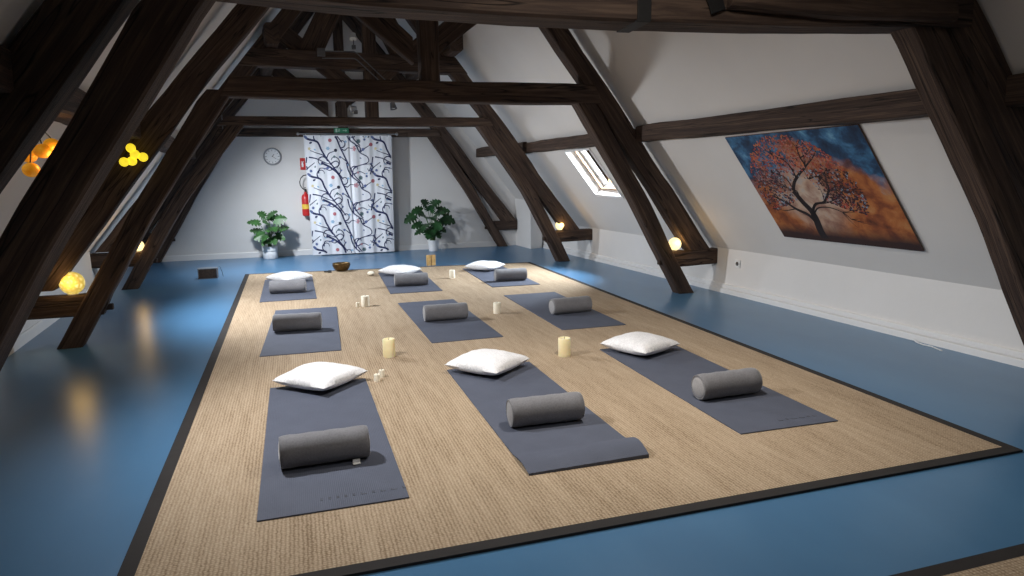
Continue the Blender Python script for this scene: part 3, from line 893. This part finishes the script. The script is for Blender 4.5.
# ------------------------------------------------------------------ curtain
CX0, CX1, CZ0, CZ1, CY = .215, 1.685, .018, 2.045, 12.165
def cwave(x, z):
    s = (x - CX0) / (CX1 - CX0)
    amp = .006 + .007 * (1 - z / 2.0)
    y = amp * sin(s * 2 * PI * 5.2 + .5 * sin(s * 9)) + .003 * sin(s * 2 * PI * 13 + 1)
    y += .035 * math.exp(-((s - .515) / .016) ** 2)          # where the two panels meet
    return CY + y
def cpos(x, z, off=0):
    k = 1 - (z - CZ0) / (CZ1 - CZ0)
    xx = x + (.035 * (1 - (x - CX0) / (CX1 - CX0)) - .03 * ((x - CX0) / (CX1 - CX0))) * k
    return Vector((xx, cwave(x, z) - off, z))
cur = MB()
nx, nz = 150, 24
for off, mi in ((0, 0),):
    vs = [cpos(CX0 + (CX1 - CX0) * i / nx, CZ0 + (CZ1 - CZ0) * k / nz) for k in range(nz + 1) for i in range(nx + 1)]
    fs = [(k * (nx + 1) + i, k * (nx + 1) + i + 1, (k + 1) * (nx + 1) + i + 1, (k + 1) * (nx + 1) + i) for k in range(nz) for i in range(nx)]
    b0 = len(vs)
    vs2 = [v + Vector((0, .003, 0)) for v in vs]
    cur.add(vs, fs, 0); cur.add(vs2, [f_[::-1] for f_ in fs], 0)
CM = [fabric('white curtain cotton', (0.80, 0.81, 0.85, 1), .04, sc=200, st=.08)]
for nm, c_ in (('navy', lin(38, 44, 84)), ('red', lin(190, 112, 120)), ('pink', lin(205, 150, 158)), ('blue', lin(92, 106, 150)), ('skyblue', lin(150, 182, 208)), ('black', lin(28, 32, 44)), ('sage', lin(90, 112, 118)), ('yellow', lin(218, 204, 160))):
    CM.append(simple('curtain print ' + nm, c_, .85, var=.06))
K = .00279
def inside(x, z): return CX0 + .002 < x < CX1 - .002 and CZ0 + .004 < z < CZ1 - .004
def ribbon(pts, w, mi, off=.0016):
    # smooth (Catmull-Rom) then lay quads along the cloth
    P = [Vector((p[0], p[1])) for p in pts]
    P = [P[0] * 2 - P[1]] + P + [P[-1] * 2 - P[-2]]
    sm = []
    for i in range(1, len(P) - 2):
        for k in range(6):
            t = k / 6
            sm.append(.5 * ((2 * P[i]) + (P[i + 1] - P[i - 1]) * t + (2 * P[i - 1] - 5 * P[i] + 4 * P[i + 1] - P[i + 2]) * t * t + (3 * P[i] - P[i - 1] - 3 * P[i + 1] + P[i + 2]) * t ** 3))
    sm.append(P[-2])
    n = len(sm); prev = None
    for i, p in enumerate(sm):
        t = sm[min(i + 1, n - 1)] - sm[max(i - 1, 0)]
        if t.length < 1e-6: continue
        t.normalize(); nn = Vector((-t.y, t.x))
        ww = w * (1 - .55 * i / n) / 2
        a, b_ = p + nn * ww, p - nn * ww
        if not (inside(*a) and inside(*b_)):
            prev = None; continue
        q = (cpos(a.x, a.y, off), cpos(b_.x, b_.y, off))
        if prev: cur.add([prev[0], prev[1], q[1], q[0]], [(0, 1, 2, 3)], mi)
        prev = q
def dot(x, z, r, mi, petals=0, off=.002):
    n = 16 if not petals else petals * 4
    pts = []
    for k in range(n):
        a = 2 * PI * k / n; rr = r * (1 + (.22 * cos(a * petals) if petals else 0)); pts.append((x + rr * cos(a), z + rr * sin(a)))
    if all(inside(*p) for p in pts):
        cur.add([cpos(x, z, off)] + [cpos(p[0], p[1], off) for p in pts], [(0, 1 + (k + 1) % n, 1 + k) for k in range(n)], mi)
def leafp(x, z, a, l, mi):
    pts = [(0, 0), (.35, .28), (.7, .22), (1, 0), (.7, -.22), (.35, -.28)]
    q = [(x + l * (u * cos(a) - v * sin(a)), z + l * (u * sin(a) + v * cos(a))) for u, v in pts]
    if all(inside(*p) for p in q): cur.add([cpos(p[0], p[1], .0022) for p in q], [(5, 4, 3, 2, 1, 0)], mi)
BR = [([(70, 205), (95, 232), (150, 250), (172, 300), (200, 350), (240, 405), (292, 475)], 13), ([(160, 150), (215, 180), (262, 225), (285, 285), (322, 370), (360, 450), (400, 495)], 12),
      ([(312, 150), (322, 200), (345, 240), (380, 270), (400, 312), (445, 340), (450, 372), (405, 390), (362, 405), (350, 450)], 8), ([(345, 240), (350, 195), (395, 168), (455, 160)], 7),
      ([(95, 340), (140, 350), (185, 372), (215, 382)], 7), ([(205, 365), (180, 330), (140, 315), (105, 300)], 5), ([(215, 385), (250, 365), (270, 380), (255, 410)], 4),
      ([(140, 215), (150, 185), (185, 185)], 6), ([(200, 345), (215, 318), (250, 305)], 5), ([(285, 290), (310, 300), (330, 285), (360, 290)], 4),
      ([(405, 310), (430, 290), (470, 265)], 5), ([(322, 370), (300, 352), (285, 340)], 4), ([(360, 445), (395, 430), (430, 445)], 4), ([(455, 225), (470, 190), (520, 150)], 7),
      ([(480, 340), (470, 390), (450, 430)], 6), ([(240, 405), (215, 420), (190, 412)], 4), ([(262, 225), (275, 200), (270, 180)], 4)]
def curl(x, y, a, r, turn):
    pts = []
    for k in range(8):
        q = k / 7
        ang = a + turn * q * 4.6
        pts.append((x, y))
        st = r * (1 - .62 * q) * .62
        x += st * cos(ang); y -= st * sin(ang)
    return pts
for x, y, a, r, turn in ((150, 250, 2.4, 34, -1), (240, 405, .4, 40, 1), (285, 285, .2, 28, 1), (200, 350, 2.6, 34, 1), (360, 445, 2.4, 30, -1), (400, 312, 1.2, 28, 1), (455, 160, -.6, 26, -1)):
    BR.append((curl(x, y, a, r, turn), 6))
DT = [(225, 240, 13, 2, 0), (470, 265, 14, 2, 0), (365, 290, 17, 3, 5), (255, 300, 12, 6, 0), (280, 341, 9, 4, 0), (210, 288, 13, 5, 6), (395, 245, 15, 7, 8), (100, 290, 10, 8, 5), (432, 235, 9, 4, 6), (318, 248, 9, 5, 5), (420, 295, 11, 4, 5), (380, 212, 8, 3, 0), (495, 200, 10, 4, 6), (245, 338, 9, 7, 4)]
LV = [(185, 185, .2, 26, 4), (95, 232, 2.4, 30, 4), (250, 305, .6, 14, 1), (455, 160, .1, 20, 4), (140, 300, 2.6, 18, 5), (190, 412, 2.9, 16, 4), (430, 445, .4, 16, 5), (150, 382, -.4, 15, 5), (120, 182, 1.2, 16, 7), (275, 205, 1.0, 16, 4), (330, 395, 2.2, 14, 5), (410, 350, 2.8, 14, 4), (500, 260, .5, 22, 1), (70, 205, 2.0, 24, 4)]
for tx in (-1, 0, 1, 2):
    for tz in (-3, -2, -1, 0, 1, 2, 3, 4, 5, 6):
        ox = CX0 + (tx * 398 - 72) * K; oz = CZ1 + (150 - tz * 223 + 60) * K
        ox += .012 * (tz % 2)
        f_ = lambda p: (ox + p[0] * K, oz - p[1] * K)
        for pts, w in BR: ribbon([f_(p) for p in pts], (max(w, 6.5) + 1) * K * 1.0, 1)
        for x, y, r, mi, pt in DT: dot(*f_((x, y)), r * K * .82, mi, pt)
        for x, y, a, l, mi in LV: leafp(*f_((x, y)), a, l * K, mi)
o = cur.build('curtain', CM)
for p in o.data.polygons: p.use_smooth = p.material_index == 0
tag(o, 'white curtain printed with navy branches and dots, hanging on the gable wall', 'curtain')
# rod with ball finials
rd = empty('curtain_rod', (.955, CY, 2.068)); tag(rd, 'slim curtain rod with ball finials above the printed curtain', 'curtain rod')
b = MB(); b.tube([(-.80, 0, 0), (.80, 0, 0)], .010, 12); smooth_angle(b.build('pole', M['steel'], rd))
for s in (-1, 1):
    b = MB(); b.sphere((s * .825, 0, 0), .026); smooth_angle(b.build('finial', M['steel'], rd), 80)
    b = MB(); b.box((s * .70, .058, -.0), (.02, .115, .02), ch=.003); b.build('bracket', M['steel'], rd)

# ------------------------------------------------------------------ things on the gable wall
ck = empty('wall_clock', (-.305, YB - .002, 1.705)); tag(ck, 'round wall clock with grey rim left of the curtain', 'clock')
RY = Matrix.Rotation(PI / 2, 4, 'X')
b = MB(); b.lathe([(.145, 0), (.147, .02), (.143, .036), (.130, .040), (.122, .034), (.122, .018)], 48, M=RY, caps=False); smooth_angle(b.build('rim', M['clockrim'], ck), 40)
b = MB(); b.lathe([(.123, .014), (.123, .018), (.0001, .018)], 48, M=RY); b.build('dial', M['clockface'], ck)
b = MB()
for k in range(12):
    a = 2 * PI * k / 12; R = Matrix.Rotation(a, 4, 'Y'); b.box(R.to_3x3() @ Vector((0, 0, .102)) + Vector((0, -.0195, 0)), (.006, .002, .020 if k % 3 else .028), M=R)
b.build('hour_marks', M['ink'], ck)
for nm, ang, l, w in (('hour_hand', 40, .055, .009), ('minute_hand', 125, .085, .006)):
    R = Matrix.Rotation(math.radians(ang), 4, 'Y'); b = MB(); b.box(R.to_3x3() @ Vector((0, 0, l / 2 - .008)) + Vector((0, -.022, 0)), (w, .002, l), M=R); b.build(nm, M['ink'], ck)

ex = empty('exit_sign', (.85, 12.275, 2.13)); tag(ex, 'small green exit sign on the beam above the curtain', 'sign')
b = MB(); b.box((0, -.012, 0), (.25, .024, .085), ch=.003); b.build('panel', M['green'], ex)
b = MB()
b.sphere((-.035, -.026, .022), .008, sc=(1, .2, 1), seg=10, rings=6)                       # running figure
for p0, p1 in (((-.037, .012), (-.045, -.008)), ((-.045, -.008), (-.032, -.022)), ((-.045, -.008), (-.062, -.018)), ((-.038, .010), (-.022, .000)), ((-.040, .010), (-.056, .004))):
    b.tube([(p0[0], -.026, p0[1]), (p1[0], -.026, p1[1])], .0042, 6)
b.box((.045, -.025, 0), (.05, .002, .010)); b.add([(.065, -.0262, .020), (.095, -.0262, 0), (.065, -.0262, -.020)], [(0, 2, 1)])
b.box((-.085, -.025, 0), (.03, .002, .060))
tag(b.build('pictogram', M['signmark'], ex), 'pale running figure and arrow')

fe = empty('fire_extinguisher', (.195, 12.325, .69)); tag(fe, 'red fire extinguisher hung on the wall, half behind the curtain edge', 'fire extinguisher')
b = MB(); b.lathe([(.055, 0), (.07, .008), (.072, .03), (.072, .31), (.062, .35), (.035, .375), (.024, .385), (.024, .41)], 28); smooth_angle(b.build('cylinder', M['red'], fe), 45)
b = MB(); b.lathe([(.0728, .12), (.0728, .20)], 28, caps=False); b.build('paper_label', M['yellowlabel'], fe)
b = MB(); b.lathe([(.02, .405), (.02, .45), (.012, .46)], 12); b.box((.0, -.03, .455), (.022, .10, .014)); b.box((.0, -.035, .485), (.02, .11, .010)); b.build('valve_handle', M['blackplastic'], fe)
b = MB(); b.tube([(0, -.02, .44), (-.045, -.02, .47), (-.078, -.02, .52), (-.085, -.02, .58), (-.065, -.02, .64), (-.02, -.02, .685), (.04, -.02, .70)], .009, 8); smooth_angle(b.build('hose', M['blackplastic'], fe), 70)
sg = MB(); sg.box((0, -.003, 0), (.10, .006, .20), ch=.002); sg2 = empty('fire_sign', (.188, YB - .001, 1.575)); sg.build('panel', M['red'], sg2)
tag(sg2, 'small red sign on the wall beside the upper curtain edge', 'sign')
b = MB()
b.lathe([(.014, 0), (.016, .002), (.016, .055), (.008, .068), (.006, .078)], 12, (-.012, -.0065, -.05), Matrix.Diagonal((1, .1, 1, 1))); b.box((-.012, -.0068, .035), (.05, .0015, .012))
b.build('pictogram', M['white'], sg2)

so = empty('wall_socket', (xr(6.26) - .001, 6.26, .35)); tag(so, 'white double wall socket on the knee wall, right of the second truss', 'socket')
b = MB(); b.box((-.005, 0, 0), (.010, .085, .085), ch=.003); b.build('plate', M['whiteplastic'], so)
b = MB(); b.lathe([(.022, .0), (.022, .003), (.019, .004), (.017, -.002)], 20, (-.010, 0, 0), Matrix.Rotation(-PI / 2, 4, 'Y')); b.build('outlet', M['greyplastic'], so)
cb = MB(); cb.tube([(4.617, 4.05, .012), (4.58, 3.98, .006), (4.56, 3.90, .005), (4.575, 3.84, .005), (4.545, 3.76, .005), (4.535, 3.72, .005)], .005, 8)
tag(cb.build('cable', M['whiteplastic']), 'loose white cable end on the floor along the right baseboard', 'cable')

# ------------------------------------------------------------------ tree painting on the right slope
PY0, PY1, PZ0, PZ1 = 3.873, 5.350, .737, 1.650
PA = rp(PY1, PZ0); PB = rp(PY0, PZ0); PD = rp(PY1, PZ1)      # left-bottom, right-bottom, left-top as you face it
ex_, ey_ = (PB - PA).normalized(), (PD - PA).normalized()
en_ = ex_.cross(ey_).normalized()
if en_.x > 0: en_ = -en_
PW, PH = (PB - PA).length, (PD - PA).length
pr = empty('tree_painting', PA)
pr.matrix_world = Matrix((ex_, ey_, en_)).transposed().to_4x4(); pr.location = PA + en_ * .001
tag(pr, 'unframed canvas of a red leaved tree, hung on the right slope', 'painting')
b = MB(); b.box((PW / 2, PH / 2, .0075), (PW, PH, .013), ch=.003); b.build('stretcher', M['canvasedge'], pr)
def paint_bg():
    t = NT('painted canvas ground')
    co = t.N('ShaderNodeTexCoord'); sx = t.N('ShaderNodeSeparateXYZ'); t.L(co.outputs['Object'], sx.inputs[0])
    n = t.noise(co.outputs['Object'], 3.4, 5, .55, .3); n2 = t.noise(co.outputs['Object'], 6, 5, .6, .35)
    U = t.math('DIVIDE', sx.outputs[0], PW); V = t.math('DIVIDE', sx.outputs[1], PH)
    wob = t.math('MULTIPLY', t.math('SUBTRACT', n, .5), .9)
    # warm to blue towards the top corners
    top = t.math('ADD', V, wob)
    warm = t.ramp(n2, [(0.28, (0.085, 0.022, 0.010, 1)), (0.42, (0.24, 0.062, 0.018, 1)), (0.55, (0.42, 0.135, 0.035, 1)), (0.70, (0.48, 0.22, 0.075, 1))])
    cool = t.ramp(n2, [(0.28, (0.006, 0.013, 0.035, 1)), (0.45, (0.014, 0.050, 0.115, 1)), (0.58, (0.045, 0.155, 0.30, 1)), (0.72, (0.16, 0.36, 0.52, 1))])
    f1 = t.ramp(t.math('ADD', top, t.math('MULTIPLY', t.math('ABSOLUTE', t.math('SUBTRACT', U, .52)), .60)), [(0.72, (0, 0, 0)), (0.90, (1, 1, 1))])
    c = t.mix(f1, warm, cool)
    # pale glow behind the branches
    dx = t.math('SUBTRACT', U, .42); dy = t.math('MULTIPLY', t.math('SUBTRACT', V, .42), .75)
    r = t.math('SQRT', t.math('ADD', t.math('MULTIPLY', dx, dx), t.math('MULTIPLY', dy, dy)))
    gl = t.ramp(t.math('ADD', r, t.math('MULTIPLY', t.math('SUBTRACT', n, .5), .35)), [(0.06, (1, 1, 1)), (0.30, (0, 0, 0))])
    pale = t.ramp(n2, [(0.35, (0.36, 0.21, 0.16, 1)), (0.52, (0.55, 0.44, 0.34, 1)), (0.68, (0.33, 0.42, 0.47, 1))])
    c = t.mix(t.math('MULTIPLY', gl, .9), c, pale)
    # brown ground strip along the bottom
    gr = t.ramp(t.math('ADD', V, t.math('MULTIPLY', wob, .12)), [(0.05, (1, 1, 1)), (0.17, (0, 0, 0))])
    c = t.mix(gr, c, (0.035, 0.014, 0.012, 1))
    t.base(c).rough(.7)
    return t.m
b = MB(); b.box((PW / 2, PH / 2, .0140), (PW - .004, PH - .004, .0024))
PM = [paint_bg(), simple('painted bark', (0.016, 0.010, 0.012, 1), .7, var=.3), simple('painted red leaf', (0.36, 0.062, 0.040, 1), .7, var=.35, sc=14), simple('painted orange leaf', (0.46, 0.15, 0.055, 1), .7, var=.35, sc=14),
      simple('painted plum leaf', (0.050, 0.026, 0.045, 1), .7, var=.3), simple('painted grey blue leaf', (0.22, 0.30, 0.38, 1), .7, var=.3), simple('painted rose leaf', (0.42, 0.17, 0.14, 1), .7, var=.3), simple('painted dark leaf', (0.045, 0.012, 0.010, 1), .7, var=.3)]
prn = random.Random(11)
def pq(u, v, lay): return Vector((u * PW, v * PH, .0153 + lay * .0002))
def pleaf(u, v, s, a, mi, lay):
    if not (.015 < u < .985 and .02 < v < .98): return
    pts = [(-.5, 0), (-.15, .26), (.25, .22), (.5, 0), (.25, -.22), (-.15, -.26)]
    b.add([pq(u, v, lay) + Vector((s * (x * cos(a) - y * sin(a)), s * (x * sin(a) + y * cos(a)), 0)) for x, y in pts], [(0, 1, 2, 3, 4, 5)][::1], mi)
def pbranch(pts, w0, w1, lay=3):
    P = [Vector((p[0] * PW, p[1] * PH)) for p in pts]; P = [P[0] * 2 - P[1]] + P + [P[-1] * 2 - P[-2]]
    sm = []
    for i in range(1, len(P) - 2):
        for k in range(7):
            t = k / 7
            sm.append(.5 * ((2 * P[i]) + (P[i + 1] - P[i - 1]) * t + (2 * P[i - 1] - 5 * P[i] + 4 * P[i + 1] - P[i + 2]) * t * t + (3 * P[i] - P[i - 1] - 3 * P[i + 1] + P[i + 2]) * t ** 3))
    sm.append(P[-2]); n = len(sm); z = .0153 + lay * .0002
    vs = []
    for i, p in enumerate(sm):
        t = (sm[min(i + 1, n - 1)] - sm[max(i - 1, 0)]).normalized(); nn = Vector((-t.y, t.x)); w = (w0 + (w1 - w0) * i / (n - 1)) / 2
        vs += [Vector((*(p + nn * w), z)), Vector((*(p - nn * w), z))]
    b.add(vs, [(2 * i, 2 * i + 1, 2 * i + 3, 2 * i + 2) for i in range(n - 1)], 1)
    return sm
TR = [([(0.362, 0.032), (0.360, 0.113), (0.376, 0.217), (0.377, 0.296), (0.348, 0.384), (0.324, 0.484)], 0.075, 0.035),
      ([(0.365, 0.194), (0.334, 0.259), (0.260, 0.311), (0.212, 0.365), (0.131, 0.431)], 0.04, 0.012),
      ([(0.324, 0.484), (0.373, 0.568), (0.453, 0.647), (0.523, 0.708), (0.523, 0.780), (0.536, 0.860)], 0.03, 0.006),
      ([(0.408, 0.605), (0.410, 0.701), (0.389, 0.765), (0.323, 0.810)], 0.018, 0.005),
      ([(0.366, 0.21), (0.392, 0.30), (0.443, 0.367), (0.520, 0.394), (0.593, 0.491), (0.609, 0.564), (0.569, 0.615), (0.495, 0.594)], 0.026, 0.006),
      ([(0.370, 0.318), (0.335, 0.395), (0.351, 0.484), (0.286, 0.516), (0.190, 0.548)], 0.016, 0.004),
      ([(0.40, 0.325), (0.445, 0.368), (0.531, 0.383), (0.629, 0.431), (0.709, 0.515)], 0.014, 0.004),
      ([(0.385, 0.27), (0.443, 0.330), (0.529, 0.340), (0.607, 0.303), (0.643, 0.243)], 0.014, 0.004),
      ([(0.518, 0.698), (0.609, 0.776), (0.673, 0.850)], 0.012, 0.004),
      ([(0.335, 0.506), (0.316, 0.616), (0.228, 0.661)], 0.012, 0.004),
      ([(0.260, 0.311), (0.137, 0.290), (0.094, 0.358)], 0.01, 0.003)]
for pts, w0, w1 in TR: pbranch(pts, w0 * 1.15, w1 * 1.6, 8)
# twigs grown from the branch ends
for pts, w0, w1 in TR[2:]:
    for q in range(3, len(pts)):
        u, v = pts[q]
        for k in range(3):
            a = math.atan2(v - .35, u - .42) + prn.uniform(-1.0, 1.0); L_ = prn.uniform(.06, .14)
            pbranch([(u, v), (u + L_ * .5 * cos(a) + prn.uniform(-.01, .01), v + L_ * .6 * sin(a)), (u + L_ * cos(a), v + L_ * 1.2 * sin(a) + .01)], .008, .0025, 7)
for k in range(2700):
    a = prn.uniform(-.55, PI + .55); rr = (prn.uniform(.12, 1) ** .6)
    if rr < .42 and prn.random() < .6: continue
    u = .42 + .40 * rr * cos(a); v = .45 + .535 * rr * sin(a) * (1 if sin(a) > 0 else .62)
    x = prn.random()
    if v > .68: mi = 2 if x < .40 else 3 if x < .70 else 6 if x < .88 else 4
    elif u < .30: mi = 4 if x < .45 else 5 if x < .6 else 2 if x < .8 else 7
    elif u > .56: mi = 7 if x < .45 else 4 if x < .75 else 2 if x < .88 else 5
    else: mi = 5 if x < .45 else 6 if x < .68 else 4 if x < .82 else 2
    pleaf(u, v, prn.uniform(.013, .034), prn.uniform(0, PI), mi, prn.choice((1, 2, 5, 6, 9)))
o = b.build('painted_canvas', PM, pr)
bm = bmesh.new(); bm.from_mesh(o.data)
bm.normal_update()
for f_ in bm.faces:
    if f_.material_index > 0 and f_.normal.z < 0: f_.normal_flip()
bm.to_mesh(o.data); bm.free()

# ------------------------------------------------------------------ lamps
def globe_lamp(c, r, mat, lab, watt):
    root = empty('globe_lamp', c); tag(root, lab, 'lamp', 'lit globe lamps on the tie blocks')
    b = MB(); b.sphere((0, 0, r * 1.02), r, seg=32, rings=20); smooth_angle(b.build('globe', M[mat], root), 80)
    b = MB(); b.lathe([(r * .45, 0), (r * .45, .006), (r * .36, .012)], 20); b.build('base', M['whiteplastic'], root)
    l = bpy.data.lights.new('globe_glow', 'POINT'); l.energy = watt; l.color = (1, .62, .22); l.shadow_soft_size = r * .9
    lo = bpy.data.objects.new('globe_glow', l); link(lo, root); lo.location = (0, -r * 1.2, r * 1.3)
    return root
def tpt(T, u, w, z):
    M_ = Matrix.Translation(T.location) @ Matrix.Rotation(T.rotation_euler.z, 4, 'Z'); return M_ @ Vector((u, w, z))
globe_lamp(tpt(T2, -2.955, .075, .433), .092, 'globestring', 'yellow thread globe lamp glowing on the left tie block of the second truss', 1.6)
globe_lamp(tpt(T2, 2.835, .07, .487), .070, 'globe', 'glowing globe lamp on the right tie block near the second truss foot', 1.6)
globe_lamp(tpt(T3, 2.965, .07, .487), .072, 'globe', 'glowing globe lamp on the right tie block of the third truss, below the skylight', 1.6)
globe_lamp(tpt(T3, -2.83, .07, .465), .070, 'globe', 'globe lamp almost hidden behind the left leg of the third truss', 1.6)

# string of yellow thread balls on the second truss's left rafter
yl = empty('ball_light_string', (-1.20, 6.14, 1.52)); tag(yl, 'cluster of five yellow thread ball lights on the left rafter', 'string light')
YB5 = [(-.005, 0, .078), (.018, .01, .030), (.073, .02, .008), (-.060, -.01, -.030), (-.010, .025, -.022)]
for c in YB5:
    b = MB(); b.sphere(c, .036, seg=18, rings=12); smooth_angle(b.build('thread_ball', M['yellowball'], yl), 80)
b = MB(); b.tube([(.0, .05, .125), (-.004, .02, .10), (.02, .02, .05), (.07, .03, .02), (.0, .03, -.01), (-.06, .0, -.02)], .003, 6); b.build('wire', M['blackplastic'], yl)

am = empty('amber_globe_lamp', (-1.17, 3.9, 1.66)); tag(am, 'hanging lamp of amber glass globes under the left purlin', 'lamp')
for c in [(.020, .0, -.165), (-.055, .05, -.185), (-.025, -.04, -.255), (.045, .06, -.135)]:
    b = MB(); b.sphere(c, .038, seg=22, rings=14, sc=(1, 1, .92)); smooth_angle(b.build('glass_globe', M['amber'], am), 80)
    b = MB(); b.tube([(c[0] * .2, c[1] * .2, .0), (c[0] * .6, c[1] * .6, c[2] * .5), (c[0], c[1], c[2] + .034)], .003, 6); b.build('cord', M['blackplastic'], am)
l = bpy.data.lights.new('amber_glow', 'POINT'); l.energy = 1.2; l.color = (1, .5, .12); l.shadow_soft_size = .05
lo = bpy.data.objects.new('amber_glow', l); link(lo, am); lo.location = (.09, 0, -.2)

# spot lamps clamped to the purlins and beams; each carries its own light
def spot_lamp(pos, target, lab, watt=0, col=(1, .95, .88), size=150, mat='whiteplastic', soft=.035, arm=.10, mount=(0, 0, 1), blend=.6):
    root = empty('spot_lamp', pos); tag(root, lab, 'spot lamp', 'spot lamps clamped to the timbers')
    d = (Vector(target) - Vector(pos)).normalized(); R = d.to_track_quat('Z', 'Y').to_matrix().to_4x4()
    b = MB(); b.lathe([(.020, -.085), (.032, -.08), (.036, -.05), (.046, .0), (.048, .006), (.044, .006), (.040, -.004)], 24, M=R); smooth_angle(b.build('lamp_head', M[mat], root), 40)
    b = MB(); b.lathe([(.040, -.006), (.0001, -.002)], 24, M=R, caps=False); b.build('lens', M['bulb'] if watt else M['clockface'], root)
    mv = Vector(mount).normalized(); h0 = -d * .05
    b = MB(); b.tube([h0, h0 + mv * arm], .007, 8); b.box(h0 + mv * arm, (.05, .05, .05), ch=.005); b.build('clamp', M['greyplastic'], root)
    if watt:
        l = bpy.data.lights.new('spot_light', 'SPOT'); l.energy = watt; l.color = col; l.spot_size = math.radians(size); l.spot_blend = blend; l.shadow_soft_size = soft
        lo = bpy.data.objects.new('spot_light', l); link(lo, root); lo.rotation_euler = d.to_track_quat('-Z', 'Y').to_euler(); lo.location = d * .03
    return root
COOL = (1.0, .965, .93)
spot_lamp((-.62, 4.00, 1.94), (1.0, 3.7, 0), 'spot lamp hung from the left slope of the nearest bay', 190, (.96, .975, 1), 138, mount=(0, 0, 1), arm=.42, soft=.06, blend=.8)
spot_lamp((-.98, 7.15, 1.74), (.9, 7.4, 0), 'spot lamp hung from the left slope of the middle bay', 325, (.92, .955, 1), 138, mount=(0, 0, 1), arm=.44, soft=.06)
spot_lamp((-.85, 10.45, 1.90), (.7, 10.9, 0), 'spot lamp hung from the left slope of the farthest bay', 300, (.88, .935, 1), 160, mount=(0, 0, 1), arm=.46, soft=.10, blend=1.0)
spot_lamp((1.75, 3.22, 2.24), (2.0, 3.7, 0), 'added fill lamp hidden behind the nearest collar beam', 130, (1, .94, .86), 140, mount=(0, -1, .4), arm=.12, soft=.08, blend=.9)  # added fill, out of sight behind the collar, brightens the front right rug
spot_lamp((.9, 1.5, 2.75), (1.5, 2.4, 0), 'unseen fill lamp added above the viewer', 55, (1, .95, .88), 130, mount=(0, .0, 1), arm=.4, soft=.10)  # unseen fill added overhead to lift the ambient level of the near area
# fixtures on the upper timbers of the third truss
spot_lamp((.86, 9.36, 3.10), (.6, 7.6, 0), 'white spot lamp standing on the high collar of the third truss', 0, COOL, 110, mount=(0, 0, -1), arm=.14)
spot_lamp((1.37, 9.36, 3.30), (1.6, 6.5, 0), 'spot lamp highest on the third truss, right of the white one', 0, COOL, 110, mount=(0, .3, -1), arm=.18, mat='blackplastic')
spot_lamp((1.36, 9.47, 2.245), (1.6, 9.2, 1.0), 'grey spot lamp hanging off the third collar right of its king post', 0, mat='greyplastic', mount=(0, .5, 1), arm=.08)
spot_lamp((.79, 9.50, 2.235), (.2, 9.3, 2.15), 'pale grey spot lamp lying on the third collar left of its king post', 0, mat='clockrim', mount=(.5, 0, -1), arm=.05)
jb = MB(); jb.box((0, 0, 0), (.10, .06, .10), ch=.006)
o = jb.build('junction_box', M['greyplastic']); o.location = (.455, 9.47, 2.94); tag(o, 'grey junction box on the high collar of the third truss', 'junction box')

# ------------------------------------------------------------------ daylight and view
w = bpy.data.worlds.new('sky'); bpy.context.scene.world = w; w.use_nodes = True
nt = w.node_tree; bg = nt.nodes['Background']
bg.inputs[0].default_value = (.80, .90, 1.0, 1); bg.inputs[1].default_value = 6.0
sc = bpy.context.scene
sc.view_settings.view_transform = 'Standard'; sc.view_settings.look = 'None'
sc.view_settings.exposure = 0.13; sc.view_settings.gamma = 1.0; sc.view_settings.use_curve_mapping = False
